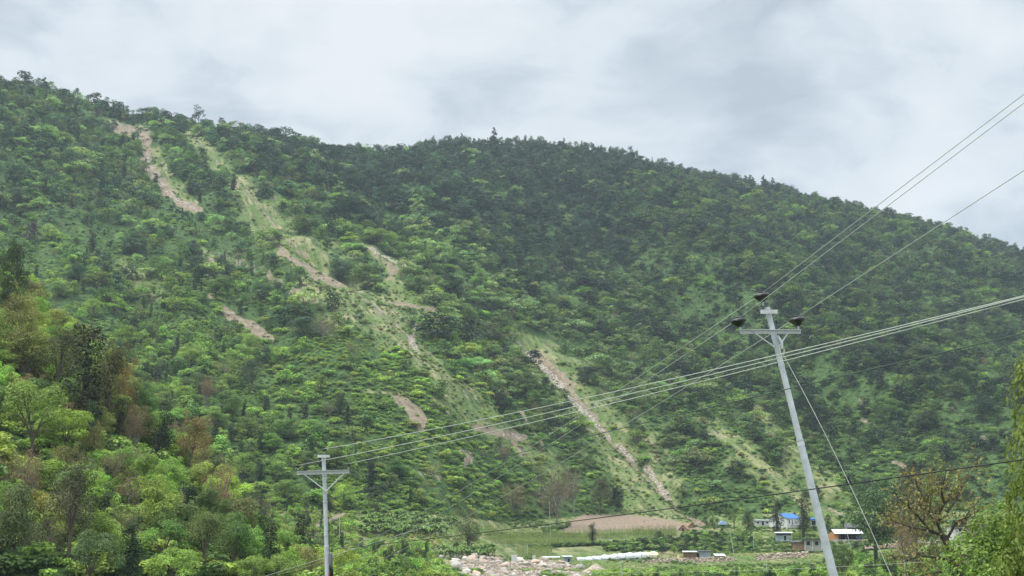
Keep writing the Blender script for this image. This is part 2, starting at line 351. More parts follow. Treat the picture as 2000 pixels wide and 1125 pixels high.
def foliage_mat(name, trans=.28):
    m, nt = material(name)
    t0 = nd(nt, 'ShaderNodeAttribute', attribute_name='tint', attribute_type='INSTANCER'); t = nd(nt, 'ShaderNodeVectorMath', {0: t0.outputs['Vector'], 1: (1.22, 1.04, 1.2)}, operation='MULTIPLY')
    lv = nd(nt, 'ShaderNodeAttribute', attribute_name='lv', attribute_type='GEOMETRY')
    k = nd(nt, 'ShaderNodeMapRange', {'Value': lv.outputs['Fac'], 'To Min': .50, 'To Max': 1.6})
    c = nd(nt, 'ShaderNodeVectorMath', {0: t.outputs[0], 'Scale': k.outputs[0]}, operation='SCALE')
    # some leaves lean to yellow
    yl = mixc(nt, math_n(nt, 'MULTIPLY', math_n(nt, 'FRACT', math_n(nt, 'MULTIPLY', lv.outputs['Fac'], 37.0)), .35), c.outputs[0],
              nd(nt, 'ShaderNodeVectorMath', {0: c.outputs[0], 1: (1.5, 1.15, .8)}, operation='MULTIPLY').outputs[0])
    d = nd(nt, 'ShaderNodeBsdfPrincipled', {'Base Color': yl, 'Roughness': .62, 'Specular IOR Level': .22})
    tr = nd(nt, 'ShaderNodeBsdfTranslucent', {'Color': nd(nt, 'ShaderNodeVectorMath', {0: yl, 1: (1.25, 1.35, .6)}, operation='MULTIPLY').outputs[0]})
    mx = nd(nt, 'ShaderNodeMixShader', {0: trans, 1: d.outputs[0], 2: tr.outputs[0]})
    nd(nt, 'ShaderNodeOutputMaterial', {0: mx.outputs[0]}); return m
M_LEAF = foliage_mat('foliage')
M_BARK = simple('bark', (.11, .09, .07), .95, noise=.4, scale=3, bump=.5)
M_PALEBARK = simple('pale_bark', (.17, .155, .13), .9, noise=.35, scale=3, bump=.4)
M_STONE = simple('boulder_stone', (.50, .46, .40), .92, noise=.25, scale=2.2, bump=.6)
M_STEEL = simple('galvanised_steel', (.47, .50, .505), .55, .3, noise=.16, scale=5, spec=.5)
M_STEELW = simple('white_painted_steel', (.55, .56, .55), .5, .2, noise=.1, scale=9)
M_PORC = simple('dark_brown_glaze', (.008, .006, .005), .38, noise=.3, spec=.7)
M_WIRE = simple('aluminium_wire', (.42, .45, .38), .5, .3, noise=.05)
M_CABLE = simple('black_cable', (.018, .02, .02), .6)
M_BLUE = simple('blue_tin', (.035, .16, .42), .45, .2, noise=.12, scale=1.5)
M_WHITEW = simple('whitewash', (.58, .58, .56), .85, noise=.07, scale=.8)
M_TIN = simple('pale_tin', (.62, .64, .66), .45, .3, noise=.14, scale=.7)
M_GREYTIN = simple('blue_grey_tin', (.30, .36, .40), .5, .3, noise=.2, scale=1)
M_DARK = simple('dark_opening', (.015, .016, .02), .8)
M_WOOD = simple('weathered_wood', (.18, .12, .08), .9, noise=.3, scale=2)
M_ORANGE = simple('orange_clay_wall', (.48, .24, .11), .9, noise=.08, scale=1.2)
M_GREYW = simple('grey_plaster', (.34, .34, .31), .9, noise=.22, scale=.9)
M_SLATE = simple('dark_roofing', (.075, .08, .085), .8, noise=.3, scale=1)
M_SHEET = simple('white_plastic_sheet', (.55, .57, .59), .4, noise=.08, scale=.8, bump=.3)
M_YEL = simple('faded_yellow_sheet', (.68, .56, .26), .7, noise=.12)
M_THATCH = simple('straw_thatch', (.24, .16, .10), .95, noise=.4, scale=2.5)
M_TARPB = simple('pale_blue_tarpaulin', (.35, .50, .72), .55, noise=.1)
M_NAVY = simple('navy_tarpaulin', (.05, .06, .16), .55, noise=.2)
M_BROWN = simple('brown_board', (.30, .19, .13), .9, noise=.3, scale=2)
def wall_mat(name, a, b, sc):
    m, nt = material(name); tc = nd(nt, 'ShaderNodeTexCoord')
    v = nd(nt, 'ShaderNodeTexVoronoi', {'Vector': tc.outputs['Object'], 'Scale': sc})
    v2 = nd(nt, 'ShaderNodeTexVoronoi', {'Vector': tc.outputs['Object'], 'Scale': sc}, feature='DISTANCE_TO_EDGE')
    c = mixc(nt, nd(nt, 'ShaderNodeSeparateColor', {0: v.outputs['Color']}).outputs[0], a, b)
    c = mixc(nt, ramp(nt, v2.outputs[0], ((.0, .75), (.09, 0.))), c, (.06, .05, .04))
    bb = nd(nt, 'ShaderNodeBump', {'Height': v2.outputs[0], 'Strength': .8, 'Distance': .2})
    d = nd(nt, 'ShaderNodeBsdfPrincipled', {'Base Color': c, 'Roughness': .93, 'Normal': bb.outputs[0]})
    nd(nt, 'ShaderNodeOutputMaterial', {0: d.outputs[0]}); return m
M_DRY = wall_mat('dry_stone', (.24, .20, .16), (.58, .46, .34), 1.6)
M_RUBB = wall_mat('rubble_masonry', (.30, .28, .26), (.52, .49, .46), 2.2)
#%%GEOM
# ------------------------------------------------------------------ mesh collector
class MB:
    def __init__(s): s.v = []; s.f = []; s.n = 0
    def add(s, V, Fc): s.v.append(np.asarray(V, float).reshape(-1, 3)); s.f += [tuple(i + s.n for i in f) for f in Fc]; s.n += len(s.v[-1]); return s
    def box(s, c, d, rz=0., rx=0.):
        x, y, z = [q / 2 for q in d]
        V = [Vector((a * x, b * y, g * z)) for g in (-1, 1) for b in (-1, 1) for a in (-1, 1)]
        m = Matrix.Translation(c) @ Matrix.Rotation(rz, 4, 'Z') @ Matrix.Rotation(rx, 4, 'X')
        return s.add([m @ v for v in V], [(0, 2, 3, 1), (4, 5, 7, 6), (0, 1, 5, 4), (2, 6, 7, 3), (0, 4, 6, 2), (1, 3, 7, 5)])
    def tube(s, pts, rad, n=8, cap=True):
        pts = [Vector(p) for p in pts]; rad = rad if hasattr(rad, '__len__') else [rad] * len(pts); V = []; Fc = []
        up = None
        for i, p in enumerate(pts):
            d = (pts[min(i + 1, len(pts) - 1)] - pts[max(i - 1, 0)]).normalized()
            a = d.orthogonal().normalized() if up is None else (up - d * up.dot(d)).normalized(); up = a; b = d.cross(a)
            for k in range(n):
                q = 2 * math.pi * k / n; V.append(p + (a * math.cos(q) + b * math.sin(q)) * rad[i])
        for i in range(len(pts) - 1):
            for k in range(n): Fc.append((i * n + k, i * n + (k + 1) % n, (i + 1) * n + (k + 1) % n, (i + 1) * n + k))
        if cap: Fc.append(tuple(range(n - 1, -1, -1))); Fc.append(tuple((len(pts) - 1) * n + k for k in range(n)))
        return s.add(V, Fc)
    def lathe(s, prof, n=28, mat=Matrix.Identity(4)):
        V = []; Fc = []
        for r, z in prof:
            for k in range(n): q = 2 * math.pi * k / n; V.append(mat @ Vector((r * math.cos(q), r * math.sin(q), z)))
        for i in range(len(prof) - 1):
            for k in range(n): Fc.append((i * n + k, i * n + (k + 1) % n, (i + 1) * n + (k + 1) % n, (i + 1) * n + k))
        return s.add(V, Fc)
    def prism(s, poly, thick, mat=Matrix.Identity(4)):   # polygon in local xz, extruded along +y
        n = len(poly); V = [mat @ Vector((x, 0, z)) for x, z in poly] + [mat @ Vector((x, thick, z)) for x, z in poly]
        Fc = [tuple(range(n)), tuple(range(2 * n - 1, n - 1, -1))] + [(i, i + n, (i + 1) % n + n, (i + 1) % n) for i in range(n)]
        return s.add(V, Fc)
    def mesh(s, name, smooth=False):
        me = bpy.data.meshes.new(name); me.from_pydata([tuple(v) for v in np.concatenate(s.v)], [], s.f); me.update()
        if smooth: me.shade_smooth()
        return me
    def build(s, name, mat, parent=None, smooth=False): return link(name, s.mesh(name, smooth), mat, parent)

# ------------------------------------------------------------------ foliage prototypes (unit height 1, base at the origin)
def leaf_quads(C, N, size, rng, asp=1.5):
    n = len(C); N = N / (np.linalg.norm(N, axis=1, keepdims=True) + 1e-9)
    h = rng.normal(size=(n, 3)); A = np.cross(N, h); A /= np.linalg.norm(A, axis=1, keepdims=True) + 1e-9; B = np.cross(N, A)
    s = (size * rng.uniform(.6, 1.3, n))[:, None]
    V = np.stack([C - A * s * asp * .5, C - B * s * .5 + N * s * .12, C + A * s * asp * .5, C + B * s * .5 + N * s * .12], 1)
    return V.reshape(-1, 3)
def lobe_leaves(lobes, per, size, rng, up=.5, fill=.25, droop=0.):
    Cs = []; Ns = []; Vs = []
    am = sum(q[3] ** 2 for q in lobes) / len(lobes)
    for (cx, cy, cz, rx, ry, rz) in lobes:
        k = max(6, int(per * (rx * rx / am) ** .8)); d = rng.normal(size=(k, 3)); d /= np.linalg.norm(d, axis=1, keepdims=True)
        d[:, 2] = np.where(d[:, 2] < -.35, -d[:, 2], d[:, 2])
        r = np.where(rng.random(k) < fill, rng.uniform(.3, .9, k), rng.uniform(.88, 1.08, k))[:, None]
        # knobbly lobe surface: leaf tufts stand out from it
        bump = 1 + .16 * np.sin(d[:, :1] * 9 + cx * 50) * np.sin(d[:, 1:2] * 9 + cy * 40) * np.cos(d[:, 2:] * 7)
        c = np.array([cx, cy, cz]) + d * r * bump * np.array([rx, ry, rz]); c[:, 2] -= droop * rng.random(k) * rz
        Cs.append(c); Ns.append(d * .6 + np.array([0, 0, up]) + rng.normal(size=(k, 3)) * .28)
        Vs.append(np.full(k, rng.uniform(.2, .8)) + rng.normal(size=k) * .16)
    C = np.concatenate(Cs); N = np.concatenate(Ns); v = np.clip(np.concatenate(Vs), 0, 1)
    return leaf_quads(C, N, size, rng), v
def crown_lobes(kind, rng):
    L = []
    if kind == 'round':
        for k in range(15):
            a = rng.uniform(0, 6.28); h = k / 14; r = math.sqrt(rng.random()) * .36 * (1.0 - .55 * h * h)
            q = rng.uniform(.12, .21); L.append((r * math.cos(a), r * math.sin(a), .22 + .62 * h, q, q, q * .8))
    if kind == 'umbrella':
        for k in range(15):
            a = rng.uniform(0, 6.28); r = math.sqrt(rng.random()) * .45; h = .88 - r * r * 1.5 - (rng.random() < .35) * .2
            q = rng.uniform(.11, .19); L.append((r * math.cos(a), r * math.sin(a), h, q * 1.05, q * 1.05, q * .78))
    if kind == 'vine':
        for k in range(13):
            h = k / 12; q = rng.uniform(.07, .13) * (1.25 - .5 * h); a = rng.uniform(0, 6.28); r = rng.uniform(0, .07)
            L.append((r * math.cos(a), r * math.sin(a), .12 + .80 * h, q, q, q * 1.1))
    if kind == 'bush':
        for k in range(9):
            a = rng.uniform(0, 6.28); r = math.sqrt(rng.random()) * .42; q = rng.uniform(.2, .34)
            L.append((r * math.cos(a), r * math.sin(a), .22 + rng.random() * .42 * (1 - r), q, q, q * .85))
    if kind == 'feather':
        for k in range(20):
            a = rng.uniform(0, 6.28); h = rng.random(); r = math.sqrt(rng.random()) * .34 * (1.1 - .6 * h)
            q = rng.uniform(.08, .14); L.append((r * math.cos(a), r * math.sin(a), .30 + .60 * h, q, q, q * 1.0))
    if kind == 'pine':
        for k in range(15):
            h = (k + .5) / 15; a = rng.uniform(0, 6.28); r = .13 * (1.1 - h); q = .11 * (1.15 - h * .8)
            L.append((r * math.cos(a), r * math.sin(a), .30 + .68 * h, q, q, q * .5))
    if kind == 'dry':
        for k in range(16):
            a = rng.uniform(0, 6.28); h = rng.random(); r = math.sqrt(rng.random()) * .40 * (1.1 - .5 * h)
            q = rng.uniform(.07, .14); L.append((r * math.cos(a), r * math.sin(a), .35 + .55 * h, q, q, q))
    return L
def trunk_mb(kind, L, rng, n=6, r0=.022):
    mb = MB()
    if kind == 'bush':
        for k in range(4): mb.tube([(0, 0, -.1), (L[k][0] * .6, L[k][1] * .6, L[k][2])], [.02, .008], 5)
        return mb
    fork = .32 if kind not in ('vine', 'pine') else .9
    lean = rng.normal(size=2) * .02
    mb.tube([(0, 0, -.06), (lean[0], lean[1], fork * .5), (lean[0] * 1.4, lean[1] * 1.4, fork)], [r0 * 1.35, r0, r0 * .75 if fork < .5 else r0 * .25], n)
    for (cx, cy, cz, *_r) in L[:(4 if kind in ('vine', 'pine') else 11)]:
        b = Vector((lean[0], lean[1], fork * rng.uniform(.6, 1.0))); e = Vector((cx, cy, cz)); m = b.lerp(e, .5) + Vector((0, 0, .03 + rng.random() * .04))
        mb.tube([b, m, e], [r0 * .5, r0 * .3, r0 * .12], max(4, n - 2))
    return mb
def twigs(mb, rng, n, depth, start, dirv, length, rad, out):
    p = Vector(start); d = Vector(dirv).normalized(); pts = [p.copy()]; rr = [rad]
    for k in range(3):
        d = (d + Vector(rng.normal(size=3)) * .16 + Vector((0, 0, .05))).normalized(); p = p + d * length / 3; pts.append(p.copy()); rr.append(rad * (1 - .2 * (k + 1)))
    mb.tube(pts, rr, 4 if depth < 3 else 5, cap=False)
    out.append(pts[-1])
    if depth <= 0: return
    for k in range(n):
        q = pts[1 + k % 3]; nd_ = (d + Vector(rng.normal(size=3)) * .55 + Vector((0, 0, .12))).normalized()
        twigs(mb, rng, n, depth - 1, q, nd_, length * rng.uniform(.6, .82), rad * .55, out)
def make_proto(kind, seed, leaves, lsize, near=False):
    """returns (crown mesh, trunk mesh)"""
    rng = np.random.default_rng(seed); nm = {'round': 'broadleaf', 'umbrella': 'spreading', 'vine': 'vine', 'bush': 'bush', 'feather': 'feathery', 'pine': 'pine', 'dry': 'dry'}[kind]
    L = crown_lobes(kind, rng)
    if near and kind in ('round', 'umbrella', 'feather', 'vine'):      # ragged outline: smaller sprays standing out of the main lobes
        for k in range(16):
            cx, cy, cz, rx, ry, rz = L[int(rng.integers(0, len(L)))]; a = rng.uniform(0, 6.28); q = rng.uniform(.035, .075) * (.6 if kind == 'vine' else 1)
            L.append((cx + math.cos(a) * rx * 1.05, cy + math.sin(a) * ry * 1.05, cz + rz * rng.uniform(-.1, 1.1), q, q, q * rng.uniform(1., 1.9)))
    if kind == 'dry':
        mb = MB(); tips = []
        mb.tube([(0, 0, -.06), (.01, 0, .18)], [.022, .018], 6)
        for k in range(5 if near else 4):
            a = k * 1.3 + rng.random(); twigs(mb, rng, 3 if not near else 4, 2, (.01, 0, .15), (math.cos(a) * .45, math.sin(a) * .45, 1), .36, .014, tips)
        C = np.array([tuple(t) for t in tips]); C = np.repeat(C, max(1, leaves // len(C)), 0) + RNG.normal(size=(len(C) * max(1, leaves // len(C)), 3)) * .045
        V = leaf_quads(C, rng.normal(size=C.shape) + [0, 0, .5], lsize, rng); v = rng.random(len(C)); tr = mb
    else:
        V, v = lobe_leaves(L, leaves / len(L), lsize, rng, up=.35 if kind != 'umbrella' else .7, fill=.3 if kind in ('feather', 'pine') else .2, droop=.8 if kind == 'feather' else 0.)
        tr = trunk_mb(kind, L, rng)
    cm = mesh_from(nm + '_crown', V, np.arange(len(V)).reshape(-1, 4)); la = cm.attributes.new('lv', 'FLOAT', 'FACE'); la.data.foreach_set('value', np.resize(v, len(cm.polygons)).astype(np.float32))
    cm.materials.append(M_LEAF); tm = tr.mesh(nm + '_trunk'); tm.materials.append(M_PALEBARK if kind == 'dry' else M_BARK)
    return cm, tm
def joined(name, cm, tm):
    """crown and trunk as one mesh for the thousands of far trees"""
    nv = len(cm.vertices); V = np.empty(nv * 3, np.float32); cm.vertices.foreach_get('co', V)
    tv = np.empty(len(tm.vertices) * 3, np.float32); tm.vertices.foreach_get('co', tv)
    faces = [tuple(p.vertices) for p in cm.polygons] + [tuple(i + nv for i in p.vertices) for p in tm.polygons]
    me = bpy.data.meshes.new(name); me.from_pydata(np.concatenate([V, tv]).reshape(-1, 3).tolist(), [], faces)
    lv = np.zeros(len(cm.polygons), np.float32); cm.attributes['lv'].data.foreach_get('value', lv)
    a = me.attributes.new('lv', 'FLOAT', 'FACE'); a.data.foreach_set('value', np.concatenate([lv, np.zeros(len(tm.polygons), np.float32)]))
    me.materials.append(cm.materials[0]); me.materials.append(tm.materials[0])
    me.polygons.foreach_set('material_index', np.array([0] * len(cm.polygons) + [1] * len(tm.polygons), np.int32)); me.update(); return me
FAR = []          # meshes for the forest stuff
FK = {}
for kind, cnt, lv, ls in (('round', 7, 520, .062), ('umbrella', 4, 480, .062), ('vine', 2, 460, .045), ('bush', 4, 330, .11), ('feather', 2, 620, .042), ('pine', 3, 420, .05), ('dry', 2, 420, .022)):
    FK[kind] = []
    for k in range(cnt):
        cm, tm = make_proto(kind, 100 + len(FAR) * 7, lv, ls); FK[kind].append(len(FAR)); FAR.append((cm, tm, joined('far_' + kind, cm, tm)))
NEAR = {}
for kind, cnt, lv, ls in (('round', 4, 8500, .020), ('umbrella', 3, 7000, .020), ('vine', 2, 3600, .018), ('feather', 3, 6500, .0145), ('bush', 2, 2600, .042), ('dry', 3, 3200, .012)):
    NEAR[kind] = [make_proto(kind, 900 + k * 13 + len(kind), lv, ls, True) for k in range(cnt)]

CLOSE = [make_proto('round', 3001, 26000, .0125, True), make_proto('umbrella', 3002, 24000, .0125, True)]
# ------------------------------------------------------------------ geometry-node scatter: one object of kind 'stuff'
def scatter(name, pts, rotz, scl, kind_idx, tint, meshes, label=None, tilt=None):
    """pts (n,3), rotz (n), scl (n,3), kind_idx (n) into meshes"""
    n = len(pts); me = bpy.data.meshes.new(name); me.vertices.add(n); me.vertices.foreach_set('co', np.asarray(pts, np.float32).ravel())
    rt = np.zeros((n, 3), np.float32); rt[:, 2] = rotz
    if tilt is not None: rt[:, :2] = tilt
    for an, ty, key, data in (('rt', 'FLOAT_VECTOR', 'vector', rt), ('sc', 'FLOAT_VECTOR', 'vector', scl), ('ki', 'INT', 'value', kind_idx)):
        a = me.attributes.new(an, ty, 'POINT'); a.data.foreach_set(key, np.asarray(data, np.int32 if ty == 'INT' else np.float32).ravel())
    a = me.attributes.new('tint', 'FLOAT_COLOR', 'POINT'); a.data.foreach_set('color', np.concatenate([np.asarray(tint), np.ones((n, 1))], 1).astype(np.float32).ravel())
    me.update(); o = bpy.data.objects.new(name, me); COL.objects.link(o)
    ng = bpy.data.node_groups.new(name, 'GeometryNodeTree')
    ng.interface.new_socket('Geometry', in_out='INPUT', socket_type='NodeSocketGeometry'); ng.interface.new_socket('Geometry', in_out='OUTPUT', socket_type='NodeSocketGeometry')
    gi = ng.nodes.new('NodeGroupInput'); go = ng.nodes.new('NodeGroupOutput'); jn = ng.nodes.new('GeometryNodeJoinGeometry')
    def named(nm, ty):
        q = ng.nodes.new('GeometryNodeInputNamedAttribute'); q.data_type = ty; q.inputs[0].default_value = nm; return q.outputs[0]
    rS, sS, kS = named('rt', 'FLOAT_VECTOR'), named('sc', 'FLOAT_VECTOR'), named('ki', 'INT')
    er = ng.nodes.new('FunctionNodeEulerToRotation'); ng.links.new(rS, er.inputs[0])
    for k in sorted(set(int(v) for v in kind_idx)):
        po = bpy.data.objects.new(name + '_source', meshes[k])          # geometry source only, never placed in the scene
        oi = ng.nodes.new('GeometryNodeObjectInfo'); oi.inputs['Object'].default_value = po; oi.inputs['As Instance'].default_value = True
        cmp = ng.nodes.new('FunctionNodeCompare'); cmp.data_type = 'INT'; cmp.operation = 'EQUAL'
        ng.links.new(kS, cmp.inputs[2]); cmp.inputs[3].default_value = k
        ip = ng.nodes.new('GeometryNodeInstanceOnPoints'); ng.links.new(gi.outputs[0], ip.inputs['Points']); ng.links.new(cmp.outputs[0], ip.inputs['Selection'])
        ng.links.new(oi.outputs['Geometry'], ip.inputs['Instance']); ng.links.new(er.outputs[0], ip.inputs['Rotation']); ng.links.new(sS, ip.inputs['Scale'])
        ng.links.new(ip.outputs[0], jn.inputs[0])
    ng.links.new(jn.outputs[0], go.inputs[0])
    md = o.modifiers.new('scatter', 'NODES'); md.node_group = ng
    o['kind'] = 'stuff'
    if label: o['label'] = label
    return o
#%%FOREST
# ------------------------------------------------------------------ vegetation zones (what grows where; greens also carry right-slope shade and upper-left haze)
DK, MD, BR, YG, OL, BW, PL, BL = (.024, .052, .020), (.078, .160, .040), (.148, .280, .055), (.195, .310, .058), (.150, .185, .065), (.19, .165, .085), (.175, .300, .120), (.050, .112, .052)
CODES = {   # (weight, kind, colour, height m)
 'a': [(3, 'round', BL, 8), (2, 'round', MD, 7), (1, 'umbrella', PL, 7), (1, 'vine', DK, 8), (1.4, 'bush', BR, 4), (.4, 'dry', OL, 7), (.8, 'feather', MD, 8)],  # bluer: distance haze worked into the tree colour
 'b': [(4, 'round', DK, 9), (2, 'round', BL, 8), (.8, 'feather', BL, 9), (.35, 'umbrella', PL, 8), (.3, 'pine', BL, 12), (1, 'bush', MD, 4)],
 'c': [(3, 'round', DK, 9), (3, 'round', MD, 9), (.9, 'feather', MD, 9), (.6, 'umbrella', BR, 8), (1, 'bush', MD, 4), (.2, 'dry', OL, 8)],  # kept dark: the right slope's shade is painted into these greens
 'd': [(2, 'round', MD, 8), (1, 'round', DK, 8), (2.4, 'umbrella', PL, 7), (1, 'umbrella', BR, 7), (1.2, 'bush', MD, 4), (.5, 'feather', MD, 8), (.3, 'dry', OL, 7)],
 'e': [(3, 'round', BR, 6.5), (1.6, 'round', MD, 7), (1.8, 'vine', DK, 8), (1.4, 'umbrella', BR, 6.5), (2.2, 'bush', BR, 3.6), (1, 'bush', YG, 3), (.5, 'feather', BR, 7), (.4, 'dry', OL, 7)],
 'f': [(2, 'bush', YG, 3), (2, 'bush', BR, 3), (1, 'bush', MD, 3.4), (.8, 'round', MD, 6), (.4, 'dry', OL, 6)],
 'g': [(2, 'feather', OL, 8), (2, 'round', YG, 7), (1, 'round', OL, 8), (1, 'umbrella', YG, 7), (.7, 'dry', BW, 7), (1, 'round', MD, 7)],
 'h': [(3, 'bush', MD, 3.4), (2, 'bush', BR, 3.2), (2, 'round', MD, 6), (1.4, 'round', DK, 6.5), (.8, 'umbrella', BR, 6)],
}
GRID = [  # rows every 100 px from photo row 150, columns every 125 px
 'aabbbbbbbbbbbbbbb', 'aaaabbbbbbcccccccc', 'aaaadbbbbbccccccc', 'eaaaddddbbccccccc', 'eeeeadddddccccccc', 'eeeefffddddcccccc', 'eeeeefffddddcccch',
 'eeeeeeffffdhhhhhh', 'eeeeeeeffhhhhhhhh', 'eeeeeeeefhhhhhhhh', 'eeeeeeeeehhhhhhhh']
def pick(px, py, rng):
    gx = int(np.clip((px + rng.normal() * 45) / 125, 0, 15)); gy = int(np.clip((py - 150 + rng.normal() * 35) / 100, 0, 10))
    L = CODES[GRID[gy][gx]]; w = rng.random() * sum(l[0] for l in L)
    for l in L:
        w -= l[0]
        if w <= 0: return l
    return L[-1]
def sample(spacing, ylo, yhi, n_try, jitterseed, tlim=.40):
    """poisson-like points in world xy between two depth arrays"""
    rng = np.random.default_rng(jitterseed); cell = {}; out = []
    y = np.sqrt(rng.random(n_try) * (yhi ** 2 - ylo ** 2) + ylo ** 2); t = rng.uniform(-tlim, tlim, n_try)
    for a, b in zip(t, y):
        x = a * b; k = (int(x // spacing), int(b // spacing)); ok = True
        for i in (-1, 0, 1):
            for j in (-1, 0, 1):
                for (qx, qy) in cell.get((k[0] + i, k[1] + j), ()):
                    if (qx - x) ** 2 + (qy - b) ** 2 < spacing * spacing: ok = False; break
        if ok: cell.setdefault(k, []).append((x, b)); out.append((x, b))
    return np.array(out)
Zmax = np.maximum.accumulate(np.where(YY > 100, Z / YY, -9), axis=1)      # occlusion test helper
def facts(xy):
    t = xy[:, 0] / xy[:, 1]; y = xy[:, 1]; z = bil(Z, t, y); px, py = pix(xy[:, 0], y, z)
    return t, y, z, px, py, bil(M[SOIL], t, y), bil(M[ROCK], t, y), bil(M[GRASS], t, y), bil(M[FIELD], t, y), bil(Zmax, t, y), np.interp(t, tg, YF), np.interp(t, tg, YR)
rng = np.random.default_rng(5)
CAND = []   # every tree: dict
def cand(x, y, z, px, py, kind, colr, h, w=1., near=False): CAND.append(dict(x=x, y=y, z=z, px=px, py=py, kind=kind, col=colr, h=h, w=w, near=near, size=h * F / y))
xy = sample(4.3, 500, 1530, 130000, 21)
t, y, z, px, py, so_, ro_, gr_, fi_, zm, yf, yr = facts(xy)
for i in range(len(xy)):
    if y[i] < yf[i] + 2 or y[i] > yr[i] + 25: continue
    if so_[i] > .3 or ro_[i] > .25 or fi_[i] > 0: continue
    if zm[i] > z[i] / y[i] + .02 : continue
    nz = float(fbm(xy[i, 0] / 38, xy[i, 1] / 38, 55, 3)) - .5; dens = .82 + 1.6 * nz
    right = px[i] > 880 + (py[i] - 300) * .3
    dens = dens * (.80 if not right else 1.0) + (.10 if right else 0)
    if gr_[i] > .45: dens = .06
    if px[i] > 1000 and py[i] > 780: dens *= .62
    if px[i] < 760 and py[i] > 360: dens *= .72
    if px[i] < 1180 and py[i] > 690 and gr_[i] < .45: dens = dens * 1.25 + .12
    if rng.random() > dens: continue
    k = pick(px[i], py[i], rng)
    if gr_[i] > .45: k = (0, 'bush', MD if rng.random() < .5 else YG, 2.4)
    h = k[3] * float(np.clip(rng.lognormal(-.08, .30), .5, 1.7)) * (1.0 + .5 * nz)
    if y[i] > yr[i] - 14:
        h *= .9
        if 820 < px[i] < 1560 and rng.random() < .55: k = (0, 'pine' if rng.random() < .3 else ('feather' if rng.random() < .6 else 'round'), (.05, .10, .05), 9); h = rng.uniform(9, 16)
        elif 120 < px[i] < 820:
            if rng.random() < .45: continue
            h *= .75
    if right: h *= .90
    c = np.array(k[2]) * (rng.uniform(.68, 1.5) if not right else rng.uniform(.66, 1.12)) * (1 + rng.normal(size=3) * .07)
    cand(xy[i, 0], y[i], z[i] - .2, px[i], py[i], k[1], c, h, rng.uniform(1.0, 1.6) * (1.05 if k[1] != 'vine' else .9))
# tall thin trees that break the skyline
pxr = 828.
while pxr < 1990:
    pxr += rng.uniform(4, 13) if pxr < 1250 else rng.uniform(7, 24); tt = float(np.interp(pxr, SKX, tS)); yy = float(np.interp(tt, tg, YR)) + rng.uniform(-7, 3); zz_ = float(bil(Z, tt, yy)[0]); qx, qy = pix(tt * yy, yy, zz_)
    h = rng.uniform(10, 17) if pxr < 1250 else rng.uniform(7, 12.5); kd = rng.choice(['feather', 'round', 'pine'], p=[.45, .35, .2])
    cand(tt * yy, yy, zz_ - .2, float(qx), float(qy), str(kd), np.array((.055, .10, .05)) * rng.uniform(.7, 1.5), h, rng.uniform(.5, .85))
pxr = 120.
while pxr < 828:
    pxr += rng.uniform(10, 42); tt = float(np.interp(pxr, SKX, tS)); yy = float(np.interp(tt, tg, YR)) + rng.uniform(-6, 2); zz_ = float(bil(Z, tt, yy)[0]); qx, qy = pix(tt * yy, yy, zz_)
    cand(tt * yy, yy, zz_ - .2, float(qx), float(qy), str(rng.choice(['umbrella', 'round', 'feather'])), np.array((.05, .085, .045)) * rng.uniform(.7, 1.4), rng.uniform(5, 9.5), rng.uniform(.7, 1.1))
# trees of the near spur, the river bank and the village
xy = sample(3.6, 150, 640, 34000, 33, .42)
t, y, z, px, py, so_, ro_, gr_, fi_, zm, yf, yr = facts(xy)
for i in range(len(xy)):
    ys = float(np.interp(1000 + F * t[i], 1000 + F * tg, sy)); onspur = y[i] < ys + 6 and px[i] < 640
    if fi_[i] > 0 or so_[i] > .3 or ro_[i] > .2 or py[i] > 1250: continue
    if zm[i] > z[i] / y[i] + .025: continue
    h = None
    if onspur and y[i] > 165:
        if rng.random() < .85: k = CODES['g'][int(rng.integers(0, 6))] if rng.random() < .40 else CODES['e'][int(rng.integers(0, 5))]; h = k[3] * rng.uniform(.75, 1.2)
    elif px[i] < 870 and y[i] > 230 and y[i] < yf[i] + 2:
        if rng.random() < .8: k = CODES['e'][int(rng.integers(0, 7))]; h = k[3] * rng.uniform(.5, .8) if y[i] > 400 else k[3] * rng.uniform(.5, .72)
    elif 870 <= px[i] < 1215 and y[i] < yf[i]: continue
    elif px[i] >= 1215 and 240 < y[i] < 440:
        if rng.random() < .8: k = CODES['e' if rng.random() < .6 else 'h'][int(rng.integers(0, 4))]; h = k[3] * rng.uniform(.35, .62)
        if 1250 < px[i] < 1590 and y[i] > 330: h = None if rng.random() < .4 else (h or 2) * .55
    elif px[i] >= 1215 and y[i] >= 475 and y[i] < yf[i] + 2:
        if rng.random() < .55: k = CODES['h'][int(rng.integers(0, 5))]; h = k[3] * rng.uniform(.35, .6)
    if h is None: continue
    c = np.array(k[2]) * rng.uniform(.75, 1.4) * (1 + rng.normal(size=3) * .07)
    cand(xy[i, 0], y[i], z[i] - .2, px[i], py[i], k[1], c * 1.0, h, rng.uniform(.9, 1.3), True)
